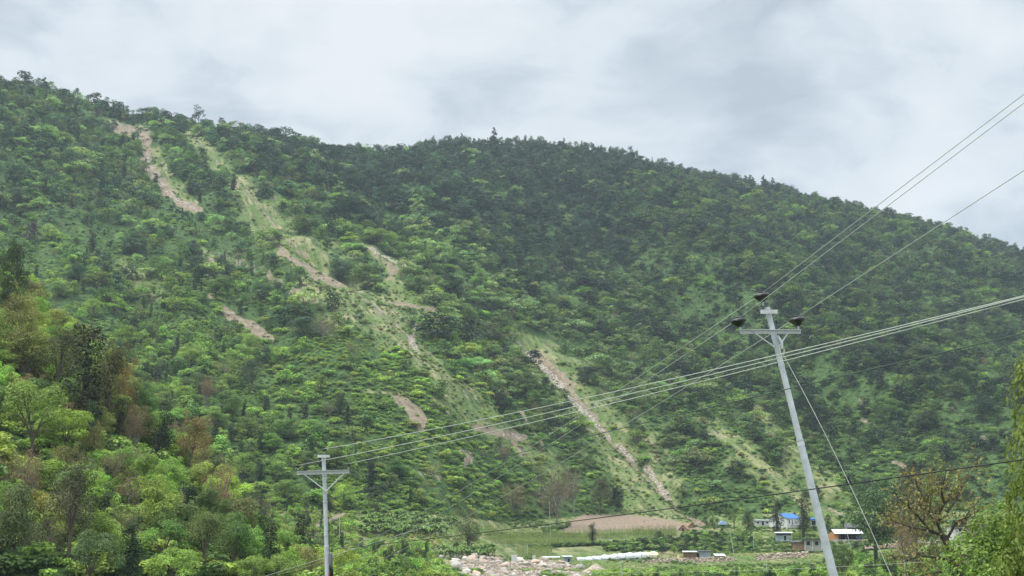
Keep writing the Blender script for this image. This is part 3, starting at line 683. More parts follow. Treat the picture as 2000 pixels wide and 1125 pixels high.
# keep the view of houses, boulders, walls and signs free
KEEP = [(1475, 1008, 1560, 1029, 590), (1512, 1037, 1552, 1055, 500), (1556, 1044, 1614, 1069, 480), (1614, 1032, 1694, 1053, 520), (1580, 1007, 1602, 1022, 592), (1100, 1070, 1440, 1108, 476), (1460, 1072, 1600, 1100, 476), (1850, 1010, 1950, 1060, 530), (850, 1060, 1220, 1130, 480), (1310, 1012, 1365, 1040, 640), (1735, 1035, 1800, 1070, 500), (700, 990, 905, 1046, 560), (850, 1052, 972, 1092, 480), (940, 1040, 1240, 1095, 600), (1390, 1005, 1430, 1026, 640)]
def blocked(c):
    topy = pix(c['x'], c['y'], c['z'] + c['h'])[1]; hw = c['size'] * .4 * c['w']
    for x0, y0, x1, y1, Y in KEEP:
        if c['y'] < Y + 8 and c['px'] + hw > x0 and c['px'] - hw < x1 and topy < y1 and c['py'] > y0: return True
    return False
CAND = [c for c in CAND if not blocked(c)]
#%%SPECIAL
# ------------------------------------------------------------------ trees one can point to in the photograph: (px, top, base row or depth, width px, kind, colour, label)
SPEC = [
 # near spur, left
 (62, 738, ('b', 905), 150, 'umbrella', (.14, .24, .05), 'broad bright green spreading tree low on the near left slope, at the left edge'),
 (165, 640, ('b', 860), 85, 'vine', (.03, .045, .018), 'dark vine-draped tall tree beside the rust-tinged tree on the near slope'),
 (208, 668, ('b', 850), 90, 'round', (.075, .095, .03), 'dark olive tree between the vine-draped tree and the rust-tinged tree'),
 (238, 690, ('b', 850), 60, 'feather', (.18, .145, .05), 'rust-tinged slender tree on the edge of the near slope'),
 (262, 770, ('b', 900), 62, 'dry', (.20, .14, .07), 'reddish brown dry tree below the rust-tinged tree'),
 (302, 838, ('b', 960), 34, 'vine', (.016, .03, .014), 'nearly black narrow ivy column on the near slope'),
 (232, 808, ('b', 880), 26, 'vine', (.02, .035, .016), 'small dark green ivy pillar left of the nearly black ivy column'),
 (425, 885, ('b', 1030), 90, 'dry', (.26, .18, .10), 'rounded pale brown leafless tree at the right edge of the near slope'),
 (372, 800, ('b', 930), 90, 'feather', (.17, .16, .055), 'yellow olive feathery tree above the pale brown leafless tree'),
 (20, 470, ('b', 640), 60, 'round', (.045, .085, .03), 'dark green tree standing highest on the near slope at the left edge'),
 (40, 560, ('b', 720), 110, 'feather', (.15, .19, .055), 'tall yellow green feathery tree below the highest dark tree of the near slope'),
 (110, 620, ('b', 780), 120, 'feather', (.09, .12, .05), 'grey green feathery tree left of the vine-draped tree'),
 (45, 640, ('b', 760), 100, 'round', (.11, .15, .035), 'yellow green rounded tree with dark hollows at the left edge'),
 (55, 850, ('b', 1010), 90, 'dry', (.20, .14, .08), 'brown withered tree beneath the broad bright green spreading tree'),
 (130, 880, ('b', 1100), 130, 'feather', (.065, .085, .045), 'large grey green tree with tall thin stems low on the near slope'),
 (75, 1000, ('b', 1090), 90, 'dry', (.20, .15, .14), 'greyish mauve bare twiggy tree near the lower left corner'),
 (25, 940, ('b', 1110), 100, 'round', (.085, .13, .045), 'mid green leafy tree in the lower left corner'),
 (180, 1030, ('b', 1150), 120, 'umbrella', (.07, .13, .05), 'flat-topped green tree at the bottom left of the picture'),
 (250, 950, ('b', 1090), 80, 'dry', (.17, .15, .07), 'sparse olive tree right of the grey green thin-stemmed tree'),
 (320, 1010, ('b', 1110), 110, 'umbrella', (.085, .20, .04), 'vivid green spreading tree below the bare forked snag'),
 (395, 985, ('b', 1110), 120, 'feather', (.10, .155, .05), 'light green feathery tree below the pale brown leafless tree'),
 (350, 940, ('b', 1000), 26, 'dry', (.30, .26, .20), 'pale bare forked snag on the near slope'),
 (455, 1010, ('b', 1130), 90, 'umbrella', (.07, .16, .04), 'fresh green tree left of the grey steel pole with the straight crossarm'),
 (400, 720, ('b', 800), 46, 'dry', (.20, .13, .07), 'brown-leaved small tree on the slope above the yellow olive feathery tree'),
 # mountain trees one can tell
 (388, 203, ('b', 238), 32, 'umbrella', (.04, .05, .03), 'lone open-crowned tree standing out on the skyline above the green shoulder'),
 (430, 228, ('b', 250), 24, 'umbrella', (.05, .06, .035), 'smaller open-crowned skyline tree right of the lone open-crowned one'),
 (47, 136, ('b', 172), 40, 'round', (.03, .05, .03), 'dense dark tree on the skyline near the left edge'),
 (85, 150, ('b', 185), 20, 'pine', (.05, .09, .05), 'light green narrow tree on the skyline right of the dense dark one'),
 (965, 248, ('b', 292), 16, 'pine', (.07, .065, .045), 'tall brownish tree rising above the middle of the ridge'),
 (1466, 340, ('b', 372), 14, 'pine', (.035, .06, .04), 'first of three pointed dark trees on the right skyline, the leftmost'),
 (1492, 341, ('b', 376), 14, 'pine', (.035, .06, .04), 'middle one of three pointed dark trees on the right skyline'),
 (1510, 346, ('b', 380), 13, 'pine', (.035, .06, .04), 'rightmost of three pointed dark trees on the right skyline'),
 (850, 605, ('b', 665), 90, 'round', (.035, .065, .03), 'dark clump-crowned tree right of the pale rock chute'),
 (915, 618, ('b', 680), 60, 'round', (.03, .055, .028), 'very dark tree between the rock chute and the long rock slide'),
 (965, 625, ('b', 672), 60, 'feather', (.075, .095, .05), 'grey green feathery tree left of the head of the long rock slide'),
 (465, 478, ('b', 520), 40, 'dry', (.15, .14, .08), 'greyish bare tree beside the small orange soil scar'),
 (630, 600, ('b', 668), 66, 'dry', (.16, .14, .08), 'cluster-stemmed pale grey tree on the middle slope'),
 (58, 432, ('b', 480), 40, 'round', (.05, .05, .035), 'dark brownish tree near the left edge above the near slope'),
 (490, 690, ('b', 770), 66, 'feather', (.05, .09, .045), 'soft dark green feathery tree on the lower left slope'),
 # foot of the mountain
 (1088, 880, ('b', 1030), 92, 'dry', (.17, .14, .09), 'tall brown-grey bare tree at the left end of the ploughed field'),
 (1118, 900, ('b', 1000), 56, 'dry', (.20, .16, .10), 'pale brown bare tree right behind the tall bare tree'),
 (1172, 925, ('b', 1006), 54, 'feather', (.075, .095, .05), 'grey green thin-stemmed tree at the top edge of the ploughed field'),
 (1205, 950, ('b', 1003), 26, 'round', (.02, .035, .022), 'small very dark tree on the field edge'),
 (1000, 930, ('b', 1010), 70, 'dry', (.19, .16, .07), 'yellowish sparse tree left of the tall bare tree'),
 (985, 855, ('b', 915), 56, 'dry', (.15, .13, .09), 'dull brown bare shrub tree below the soil ledge'),
 (915, 990, ('b', 1085), 66, 'feather', (.085, .12, .05), 'olive green tall tree behind the banana plants'),
 (735, 940, ('b', 1010), 60, 'umbrella', (.03, .06, .025), 'dark spreading tree at the end of the cut track'),
 # village
 (1568, 962, ('y', 545), 32, 'vine', (.045, .07, .035), 'tall narrow grey green tree right of the large blue roofed house'),
 (1516, 972, ('y', 540), 26, 'vine', (.035, .06, .03), 'slim dark tree in front of the gable of the large blue roofed house'),
 (1432, 986, ('y', 600), 44, 'umbrella', (.09, .17, .04), 'bright green tree beside the pale blue tarpaulin'),
 (1462, 996, ('y', 590), 24, 'round', (.06, .11, .035), 'small rounded green tree left of the low white shed'),
 (1395, 1008, ('y', 585), 22, 'umbrella', (.06, .11, .04), 'small flat-crowned tree right of the thatched huts'),
 (1157, 1022, ('y', 545), 20, 'vine', (.05, .075, .035), 'slender dark tree standing in the maize field'),
 (1704, 934, ('y', 430), 128, 'round', (.060, .13, .045), 'big dark dome-crowned tree behind the stay wire'),
 (1780, 900, ('y', 380), 100, 'feather', (.075, .085, .045), 'grey olive sparse tree between the dome-crowned tree and the golden-brown tree'),
 (1770, 985, ('y', 300), 90, 'dry', (.24, .17, .08), 'brown-leaved tree left of the golden-brown tree'),
 (1640, 1062, ('y', 300), 60, 'umbrella', (.06, .12, .035), 'green flat tree to the right of the leaning pole foot'),
 # right edge, close
 (1925, 1085, ('y', 90), 110, 'round', (.06, .12, .035), 'mid green bush at the bottom edge beside the golden-brown tree'),
]
def inst_tree(name, cm, tm, loc, rz, hgt, wid, colr, label, group=None, cat='tree', parts=True):
    e = empty(name, loc, rz); tag(e, label, cat, group)
    c = bpy.data.objects.new('crown' if cat != 'shrub' else 'foliage', cm); COL.objects.link(c); c.parent = e; c.scale = (wid, wid, hgt); c['tint'] = [float(v) * (.86 if 'dry' in name and j == 0 else 1) for j, v in enumerate(colr)]
    if parts:
        k = bpy.data.objects.new('trunk' if cat != 'shrub' else 'stem', tm); COL.objects.link(k); k.parent = e; k.scale = (wid, wid, hgt)
    return e
NAMES = {'round': 'broadleaf_tree', 'umbrella': 'spreading_tree', 'vine': 'vine_covered_tree', 'bush': 'shrub', 'feather': 'feathery_tree', 'dry': 'dry_tree', 'pine': 'pine_tree'}
CWID = {'round': .82, 'umbrella': 1.15, 'vine': .34, 'bush': 1.3, 'feather': .80, 'dry': .95, 'pine': .34}
spec_px = []
for n_, (sx_, top_, bs_, wpx, kind, colr, lab) in enumerate(SPEC):
    if bs_[0] == 'b':
        b = hit(sx_, bs_[1], 140 if sx_ < 640 and bs_[1] > 560 else 470) if bs_[1] > 500 or sx_ > 300 else hit(sx_, bs_[1], 470)
    else:
        tt = float(te(sx_, top_)[0]); b = Vector((tt * bs_[1], bs_[1], float(bil(Z, tt, bs_[1])[0])))
    topz = float(te(sx_, top_)[1]) * b.y; h = max(3, topz - b.z); wid = wpx * b.y / F / CWID[kind]
    src = NEAR if b.y < 640 or kind not in ('pine',) else None
    cm, tm = (NEAR[kind][n_ % len(NEAR[kind])] if kind in NEAR and b.y < 700 else FAR[FK[kind][n_ % len(FK[kind])]][:2])
    inst_tree(NAMES[kind], cm, tm, (b.x, b.y, b.z - .15), rng.uniform(0, 6.28), h, wid, colr, lab)
    spec_px.append((sx_, (top_ + pix(b.x, b.y, b.z)[1]) / 2, b.y, wpx))
for (cx_, top_, Y_, hw, ci, colr, lab) in (   # close trees leaning in from the right: (crown centre px, top px, depth, crown half width px)
    (2112, 655, 64, 160, 0, (.13, .21, .035), 'tall yellow green tree at the right edge, cut off by the frame'),
    (2100, 895, 76, 175, 1, (.11, .21, .035), 'leafy light green tree leaning in from the right edge below the yellow green one'),
    (2120, 1000, 60, 130, 0, (.085, .20, .03), 'vivid green climber-covered tree in the lower right corner')):
    tt = float(te(cx_, 1000)[0]); zb = float(bil(Z, tt, Y_)[0]); ht = float(te(cx_, top_)[1]) * Y_ - zb; wd = 2 * hw * Y_ / F / .84
    inst_tree('broadleaf_tree', *CLOSE[ci], (tt * Y_, Y_, zb), 1.3 * ci + .4, ht, wd, colr, lab)
# drop scattered trees that would stand inside or in front of the special ones
def crowd(c):
    cy = c['py'] - c['size'] * .5
    for (qx, qy, qd, qw) in spec_px:
        if qd < 130: continue
        if abs(c['px'] - qx) < qw * .40 + c['size'] * .1 and abs(cy - qy) < qw * .45 and c['y'] < qd + 6: return True
    return False
CAND = [c for c in CAND if not crowd(c)]
CAND.sort(key=lambda c: -c['size'] * c['w'])
LAND = [('the upright grey pole', 632, 1000), ('the leaning grey pole', 1590, 900), ('the large blue roofed house', 1530, 1012), ('the reddish slip scar', 805, 800),
        ('the vine-draped tree', 165, 750), ('the rust-tinged tree', 238, 760), ('the broad bright tree', 62, 810), ('the leafless brown tree', 425, 950),
        ('the black ivy column', 302, 890), ('the mauve bare twiggy tree', 75, 1040), ('the topmost near tree', 20, 540), ('the bare forked snag', 350, 960),
        ('the cut track', 660, 1010), ('the banana plants', 800, 1030), ('the boulder bank', 900, 1105), ('the long plastic tunnel', 1200, 1085), ('the patched tin shed', 1360, 1085),
        ('the long dry-stone wall', 1480, 1095), ('the white roofed shed', 1655, 1045), ('the dome-crowned dark tree', 1704, 985), ('the golden-brown tree', 1840, 1040),
        ('the stone house', 1900, 1040), ('the ploughed field', 1230, 1020), ('the tall bare tree', 1088, 960), ('the right edge', 1985, 1000), ('the left edge', 5, 900),
        ('the bottom edge', 350, 1120), ('the middle slope scar', 480, 630), ('the fresh green tree', 455, 1060), ('the vivid green tree', 320, 1060)]
def cword(c):
    r, g, b = c; m = r / g
    if m > 1.15: return 'brown'
    if m > .85: return 'olive'
    if m > .66: return 'yellow green'
    return 'dark green' if g < .065 else ('mid green' if g < .12 else 'bright green')
KW = {'round': 'round-crowned tree', 'umbrella': 'flat spreading tree', 'vine': 'narrow creeper-clad tree', 'bush': 'bush', 'feather': 'feathery tree', 'dry': 'sparse dry tree', 'pine': 'pointed tree'}
ORD = ['first', 'second', 'third', 'fourth', 'fifth', 'sixth', 'seventh', 'eighth', 'ninth', 'tenth', 'eleventh', 'twelfth']
def auto_labels(items, noun):
    """items: dicts with px, py, word(s); returns labels that single each one out"""
    by = {}
    for q, it in enumerate(items):
        ds = sorted((math.hypot(it['px'] - x, (it['py'] - y) * 1.2), nm, x, y) for nm, x, y in LAND)
        _, nm, x, y = ds[0]; dx, dy = it['px'] - x, it['py'] - y
        rel = ('left of' if dx < 0 else 'right of') if abs(dx) > abs(dy) else ('above' if dy < 0 else 'below')
        if abs(dx) < 18 and abs(dy) < 25: rel = 'beside'
        by.setdefault((noun(it), rel, nm), []).append(q)
    out = [None] * len(items)
    for (a, rel, nm), qs in by.items():
        qs.sort(key=lambda q: items[q]['px'])
        for r, q in enumerate(qs):
            if len(qs) == 1: out[q] = f'{a} {rel} {nm}'
            elif r == 0: out[q] = f'leftmost {a} {rel} {nm}'
            elif r == len(qs) - 1: out[q] = f'rightmost {a} {rel} {nm}'
            else: out[q] = f'{ORD[min(r, 11)]} {a} from the left {rel} {nm}'
    return out
NIND = 235
vis = [c for c in CAND if -20 < c['px'] < 2020 and c['py'] - c['size'] * .8 < 1125]
ind = vis[:NIND]; indset = set(id(c) for c in ind); rest = [c for c in CAND if id(c) not in indset]
for c in ind: c['py'] = c['py'] - c['size'] * .5
labs = auto_labels(ind, lambda c: ('tall ' if c['size'] > 75 else 'small ' if c['size'] < 45 else '') + cword(c['col']) + ' ' + KW[c['kind']])
for n_, (c, lab) in enumerate(zip(ind, labs)):
    kind = c['kind'] if c['kind'] in NEAR else 'round'; cm, tm = NEAR[kind][n_ % len(NEAR[kind])]
    inst_tree(NAMES[c['kind']], cm, tm, (c['x'], c['y'], c['z']), rng.uniform(0, 6.28), c['h'], c['h'] * c['w'], c['col'], lab,
              'shrubs on the banks and slopes' if kind == 'bush' else 'trees on the near slope and banks', 'shrub' if kind == 'bush' else 'tree')
ki = [FK[c['kind']][int(rng.integers(0, len(FK[c['kind']])))] for c in rest]
scatter('forest', [(c['x'], c['y'], c['z']) for c in rest], rng.uniform(0, 6.28, len(rest)), [(c['h'] * c['w'], c['h'] * c['w'], c['h']) for c in rest], ki,
        np.array([c['col'] for c in rest]), [f[2] for f in FAR], 'dense green forest covering the whole mountainside')
# ------------------------------------------------------------------ undergrowth: low bushes everywhere but on bare ground
xy = np.concatenate([sample(2.35, 470, 1520, 150000, 61), sample(1.9, 150, 640, 60000, 62, .42), sample(2.0, 480, 830, 110000, 63, .30)])
t, y, z, px, py, so_, ro_, gr_, fi_, zm, yf, yr = facts(xy)
U = []
cw = fbm(xy[:, 0] / 22, xy[:, 1] / 22, 66, 3)
for i in range(len(xy)):
    if ((so_[i] > .35 or ro_[i] > .3) and (rng.random() > .10 or y[i] < 480)) or fi_[i] > 0 or zm[i] > z[i] / y[i] + .012 or y[i] > yr[i] + 20: continue
    if 940 < px[i] < 1340 and 476 < y[i] < 600: continue
    u = rng.random()
    valley = 395 < y[i] < yf[i] and px[i] > 860
    if gr_[i] > .3 and not valley:
        if u < .40: continue
        h = rng.uniform(.5, 1.3) * (1.6 if rng.random() < .2 else 1); cc_ = YG if u > .82 else (OL if u > .60 else (MD if u > .48 else BL))
    elif valley: h = rng.uniform(.25, .7) * (2 if cw[i] > .58 else 1); cc_ = (BR if u < .6 else YG) if cw[i] < .58 else MD
    elif y[i] < 400: h = rng.uniform(.9, 2.2) * (1.6 if px[i] < 860 else 1); cc_ = BR if u < .5 else (YG if u < .75 else MD)
    else:
        h = rng.uniform(.8, 2.0); cc_ = DK if u < .5 else BL  # default dark tint: shade between crowns put into the bush colour
        if px[i] < 700 and py[i] > 330 + cw[i] * 160: cc_ = (YG if u < .3 else BR) if cw[i] > .46 else MD; h *= .8
        elif px[i] > 1000 and py[i] > 700: cc_ = MD if u < .75 else BR
        elif 700 <= px[i] and py[i] > 640: cc_ = BR if cw[i] > .42 else YG
        if y[i] < 460 and px[i] < 660: h = rng.uniform(1.4, 3.6)
    if py[i] > 1135: continue
    if y[i] > yf[i] and cw[i] < .40 and gr_[i] < .3 and rng.random() < .7: continue
    h *= float(np.clip(rng.lognormal(-.06, .38), .45, 2.2)) if y[i] > yf[i] else 1
    U.append((i, h, np.array(cc_) * rng.uniform(.75, 1.35)))
hedge = []
for (xa, ya, xb, yb, wv_, n_) in ((1035, 1071, 1185, 1063, 1.2, 170), (1180, 1066, 1330, 1056, 2.5, 200), (1180, 1074, 1420, 1070, 3, 260), (1330, 1046, 1450, 1052, 3, 160), (1390, 1068, 1480, 1072, 3, 120), (945, 1046, 1130, 1048, 1.2, 120), (1060, 1040, 1110, 1030, 2, 60)):
    for _ in range(n_):
        u_ = rng.random(); q = hit(xa + (xb - xa) * u_, ya + (yb - ya) * u_ + rng.normal() * wv_, 478); h = rng.uniform(.7, 1.9)
        hedge.append((q, h, np.array(DK if rng.random() < .45 else (MD if rng.random() < .7 else BR)) * rng.uniform(.8, 1.3)))
kx = len(xy)
xy = np.concatenate([xy, [(q.x, q.y) for q, h, c in hedge]]); y = np.concatenate([y, [q.y for q, h, c in hedge]]); z = np.concatenate([z, [q.z for q, h, c in hedge]])
U += [(kx + j, h, c) for j, (q, h, c) in enumerate(hedge)]
scatter('undergrowth', [(xy[i, 0], y[i], z[i] - .12) for i, h, c in U], rng.uniform(0, 6.28, len(U)), [(h * 1.25, h * 1.25, h) for i, h, c in U],
        [FK['bush'][int(v)] for v in rng.integers(0, 4, len(U))], np.array([c for i, h, c in U]), [f[2] for f in FAR], 'low bushes and scrub between the trees')
print('TREES', len(ind), len(rest), 'UNDER', len(U))
#%%OBJECTS
# ------------------------------------------------------------------ power poles and wires
INS_TOP = {}
def insulator(parent, base, axis, dia, mat_pin):
    """pin insulator: a stem and two broad glazed sheds; local frame of parent"""
    q = Vector((0, 0, 1)).rotation_difference(axis).to_matrix().to_4x4(); m = Matrix.Translation(base) @ q; s = dia
    prof = [(0, .36), (.09, .36), (.10, .40), (.0, .41)]
    sh = [(.02, .06), (.17, .08), (.19, .16), (.27, .17), (.30, .26), (.37, .27), (.40, .36), (.49, .38), (.53, .48), (.52, .55), (.45, .60), (.28, .64), (.16, .66), (.15, .70), (.18, .72), (.15, .76), (0, .77)]
    sh2 = [(.30, .425), (.545, .45), (.55, .475), (.3, .48)]
    mb = MB().lathe([(r * s, z * s) for r, z in sh], 26, m); mb.lathe([(r * s, z * s) for r, z in sh2], 22, m)
    o = mb.build('insulator', M_PORC, parent, True)
    MB().tube([m @ Vector((0, 0, -.05)), m @ Vector((0, 0, s * .30))], s * .055, 8).build('pin', M_STEEL, o)
    return m @ Vector((0, 0, .62 * s))
def along(a, b, f): return a + (b - a) * f
# leaning pole, right
Yr = 30.0; rt = at(1498, 600, Yr); rb_ = at(1628, 1125, Yr); ax = (rt - rb_).normalized(); L_vis = (rt - rb_).length
base = rb_ - ax * 6.0
pole = empty('utility_pole', base); tag(pole, 'grey steel pole leaning left with three dark disc insulators on its crossarm', 'utility pole', 'power poles')
loc = lambda p: p - base
rad = lambda s: .062 + .024 * s
jt = .52          # joint between upper and lower tube, from the top
MB().tube([loc(rt), loc(along(rt, rb_, .25)), loc(along(rt, rb_, jt))], [.058, .062, .067], 20, False).build('upper_pole', M_STEEL, pole, True)
MB().tube([loc(along(rt, rb_, jt - .004)), loc(along(rt, rb_, 1)), loc(base - ax * .6)], [.075, .092, .12], 20, False).build('lower_pole', M_STEEL, pole, True)
MB().tube([loc(along(rt, rb_, jt - .012)), loc(along(rt, rb_, jt + .004))], [.077, .081], 20, False).build('collar', M_STEELW, pole, True)
for f in (.015, .115, .22, .50, .565, .605, .70, .72):
    MB().tube([loc(along(rt, rb_, f)), loc(along(rt, rb_, f)) - ax * .035], rad(f) + .004, 16).build('band', M_STEEL, pole)
side = Vector((1, 0, 0)); fwd = Vector((0, -1, 0))
MB().tube([loc(at(1479, 600, Yr - .10)), loc(at(1510, 600, Yr - .10))], .0, 4)
cen = loc(along(rt, rb_, .02)); MB().box(cen + fwd * .09, (.36, .05, .085), 0).build('top_bracket', M_STEELW, pole)
ca_l, ca_r = loc(at(1445, 648, Yr - .1)), loc(at(1564, 648, Yr - .1)); mid = (ca_l + ca_r) / 2
mb = MB().box(mid, ((ca_r - ca_l).length, .012, .085)); mb.box(mid + Vector((0, -.035, .0425 - .006)), ((ca_r - ca_l).length, .07, .01)); arm = mb.build('crossarm', M_STEELW, pole)
for f in (.03, .2, .46, .78, .97):
    MB().box(along(ca_l, ca_r, f) + Vector((0, -.02, 0)), (.022, .04, .022)).build('bolt', M_STEEL, arm)
for px_, py_ in ((1472, 649), (1540, 649)):
    MB().tube([loc(at(px_, py_, Yr - .13)), loc(at(1513 if px_ < 1500 else 1521, 678, Yr - .08))], .014, 6).build('brace', M_STEELW, pole)
iaxis = (ax + Vector((0, 0, .4))).normalized(); ids = []
for (bx, by) in ((1491, 597), (1446, 646), (1560, 644)):
    b_ = loc(at(bx, by, Yr - .1)); ids.append(insulator(pole, b_ + iaxis * .06, iaxis, .325, M_STEEL) + base)
    MB().tube([b_, b_ + iaxis * .14], .012, 6).build('insulator_pin', M_STEELW, pole)
# clamp and wire loops below the arm
MB().tube([loc(at(1519, 655, Yr - .1)), loc(at(1527, 670, Yr - .1)), loc(at(1528, 681, Yr - .1))], [.02, .034, .018], 8).build('stay_clamp', M_STEEL, pole)
for k in range(3):
    pts = [loc(at(1526 + 4.5 * math.cos(a) + k * 1.2, 684 + 7 * math.sin(a) + k, Yr - .1 - k * .03)) for a in np.linspace(0, 6.28, 13)]
    MB().tube(pts, .006, 5, False).build('wire_loop', M_WIRE, pole)
# straight pole, left
Yl = 45.0; lt = at(632, 889, Yl); lb = at(640, 1125, Yl); axl = (lt - lb).normalized(); basel = lb - axl * 7.0
pole2 = empty('utility_pole', basel); tag(pole2, 'upright grey steel pole with straight crossarm and small black insulators', 'utility pole', 'power poles')
loc2 = lambda p: p - basel
MB().tube([loc2(lt), loc2(along(lt, lb, .76))], [.060, .068], 18, False).build('upper_pole', M_STEEL, pole2, True)
MB().tube([loc2(along(lt, lb, .755)), loc2(lb), loc2(basel - axl * .6)], [.076, .086, .12], 18, False).build('lower_pole', M_STEEL, pole2, True)
MB().tube([loc2(along(lt, lb, .745)), loc2(along(lt, lb, .765))], [.078, .08], 18, False).build('collar', M_STEELW, pole2, True)
for f in (.03, .165, .195, .31, .385, .66): MB().tube([loc2(along(lt, lb, f)), loc2(along(lt, lb, f)) - axl * .04], .078, 14).build('band', M_STEEL, pole2)
MB().box(loc2(at(632, 891, Yl - .1)), (.39, .05, .085)).build('top_bracket', M_STEELW, pole2)
cl_, cr_ = loc2(at(580, 924, Yl - .12)), loc2(at(682, 921, Yl - .12)); dd = cr_ - cl_
mb = MB(); mb.prism([(0, -.06), (dd.length, -.06), (dd.length, .06), (0, .06)], .014, Matrix.Translation(cl_) @ Matrix.Rotation(-math.atan2(dd.z, dd.x), 4, 'Y'))
mb.prism([(0, .045), (dd.length, .045), (dd.length, .058), (0, .058)], -.07, Matrix.Translation(cl_) @ Matrix.Rotation(-math.atan2(dd.z, dd.x), 4, 'Y')); mb.build('crossarm', M_STEELW, pole2)
for px_ in (592, 672): MB().tube([loc2(at(px_, 925, Yl - .15)), loc2(at(637, 959, Yl - .09))], .017, 6).build('brace', M_STEELW, pole2)
ids2 = []
for bx, by in ((633, 886), (582, 918), (680, 915)):
    b_ = loc2(at(bx, by, Yl - .1)); ids2.append(insulator(pole2, b_ + Vector((0, 0, .05)), Vector((0, 0, 1)), .16, M_STEEL) + basel)
    MB().tube([b_, b_ + Vector((0, 0, .12))], .012, 6).build('insulator_pin', M_STEELW, pole2)
# conduit, grey head and black cable bundle on its right side
MB().tube([loc2(at(642, 1010, Yl - .02)), loc2(at(643, 1088, Yl - .02)), loc2(at(644, 1125, Yl - .02)), loc2(at(645, 1200, Yl - .02))], .012, 6).build('conduit', M_CABLE, pole2)
MB().lathe([(0, .30), (.035, .28), (.055, .22), (.058, -.10), (.05, -.16), (0, -.17)], 14, Matrix.Translation(loc2(at(646, 1098, Yl - .05)))).build('cable_box', simple('dark_grey_plastic', (.13, .13, .15), .6, noise=.15), pole2, True)
mb = MB()
for k in range(5):
    a = k * 1.25; mb.tube([loc2(at(646, 1103, Yl - .05)) + Vector((.02 * math.cos(a), .02 * math.sin(a), 0)), loc2(at(647, 1115, Yl - .05)) + Vector((.05 * math.cos(a), .05 * math.sin(a), 0)), loc2(at(645.5, 1145, Yl - .05)) + Vector((.035 * math.cos(a), .035 * math.sin(a), 0))], .022, 6)
mb.build('cable_bundle', M_CABLE, pole2, True)
MB().tube([loc2(at(643.5, 1116, Yl - .13)), loc2(at(644.5, 1145, Yl - .13))], .014, 6).build('red_cable', simple('red_cable', (.30, .02, .02), .5), pole2)

def wire(label, segs, radius, mat, name='power_line', group='overhead wires'):
    """segs: list of (P0, P1, mid pixel or None); one continuous wire"""
    mb = MB(); first = segs[0][0]; root = Vector(first)
    for P0, P1, mid in segs:
        sag = .0
        if mid:
            lo, hi = -2., 25.
            for _ in range(40):
                sag = (lo + hi) / 2
                us = np.linspace(0, 1, 200); pts = [P0.lerp(P1, u) - Vector((0, 0, 4 * sag * u * (1 - u))) for u in us]
                qx, qy = pix([p.x for p in pts], [p.y for p in pts], [p.z for p in pts])
                o_ = np.argsort(qx); yy = np.interp(mid[0], qx[o_], qy[o_])
                if yy < mid[1]: lo = sag
                else: hi = sag
        pts = [P0.lerp(P1, u) - Vector((0, 0, 4 * sag * u * (1 - u))) - root for u in np.linspace(0, 1, 41)]
        mb.tube(pts, radius, 6)
    o = mb.build(name, mat, None, True); o.location = root; tag(o, label, 'power line', group); return o
def beyond(P0, px, py, Y, k):
    q = at(px, py, Y); return P0 + (q - P0) * k
f1 = wire('upper of the two close wires rising right from the leaning pole top insulator', [(ids[0], at(540, 1122, 120), (1060, 858)), (ids[0], beyond(ids[0], 2000, 184, 22, 5.5), None)], .0078, M_WIRE)
f2 = wire('lower of the two close wires, through the left insulator of the leaning pole', [(ids[1], at(560, 1150, 118), (1017, 905)), (ids[1], beyond(ids[1], 2000, 201, 22, 5.5), None)], .0078, M_WIRE)
f3 = wire('wire rising right alone from the right insulator of the leaning pole', [(ids[2], at(600, 1145, 116), (1060, 925)), (ids[2], beyond(ids[2], 2000, 333, 22, 5.5), None)], .0078, M_WIRE)
for nm_, I, q, m_ in (('topmost wire from the upright pole, starting at its top insulator', ids2[0], (2000, 543), (1150, 776)),
                  ('wire from the left insulator of the upright pole, middle of three', ids2[1], (2000, 549), (1150, 788)), ('wire from the right insulator of the upright pole, lowest of three', ids2[2], (2000, 563), (1150, 799))):
    wire(nm_, [(I, beyond(I, q[0], q[1], 23.6, 1.5), m_), (beyond(I, q[0], q[1], 23.6, 1.5), beyond(I, q[0], q[1], 23.6, 3.2), None)], .0092, M_WIRE)
wire('thin dark green cable crossing below the three pale wires to the upright pole', [(at(640, 975, Yl), beyond(at(640, 975, Yl), 2000, 655, 20, 1.4), (1200, 840)), (beyond(at(640, 975, Yl), 2000, 655, 20, 1.4), beyond(at(640, 975, Yl), 2000, 655, 20, 2.6), None)], .0085, simple('dark_green_cable', (.05, .08, .06), .6))
wire('thick black twisted cable hanging low in front of the leaning pole', [(at(641, 1074, Yl), beyond(at(641, 1074, Yl), 2000, 881, 18, 1.4), (1220, 1005)), (beyond(at(641, 1074, Yl), 2000, 881, 18, 1.4), beyond(at(641, 1074, Yl), 2000, 881, 18, 2.6), None)], .009, M_CABLE)
wire('thin slack wire running level through the bushes at the bottom right', [(at(1060, 1117, 90), at(1800, 1098, 70), (1400, 1116))], .008, M_WIRE)
wire('thin slack wire slanting down behind the upright pole foot', [(at(860, 1020, 120), at(470, 1140, 100), None)], .012, M_WIRE)
# stay wire with its black insulator
s0 = at(1528, 690, Yr - .1); s1 = at(1765, 1180, 27)
st = wire('pale stay wire running down right from the leaning pole, with black insulator', [(s0, s1, (1655, 937))], .0048, M_WIRE, 'stay_wire')
pm = at(1657, 938, 28.6) - s0; MB().lathe([(0, -.09), (.045, -.085), (.05, -.02), (.03, 0), (.05, .02), (.045, .085), (0, .09)], 12, Matrix.Translation(pm) @ Matrix.Rotation(-.4, 4, 'Y')).build('stay_insulator', M_CABLE, st, True)
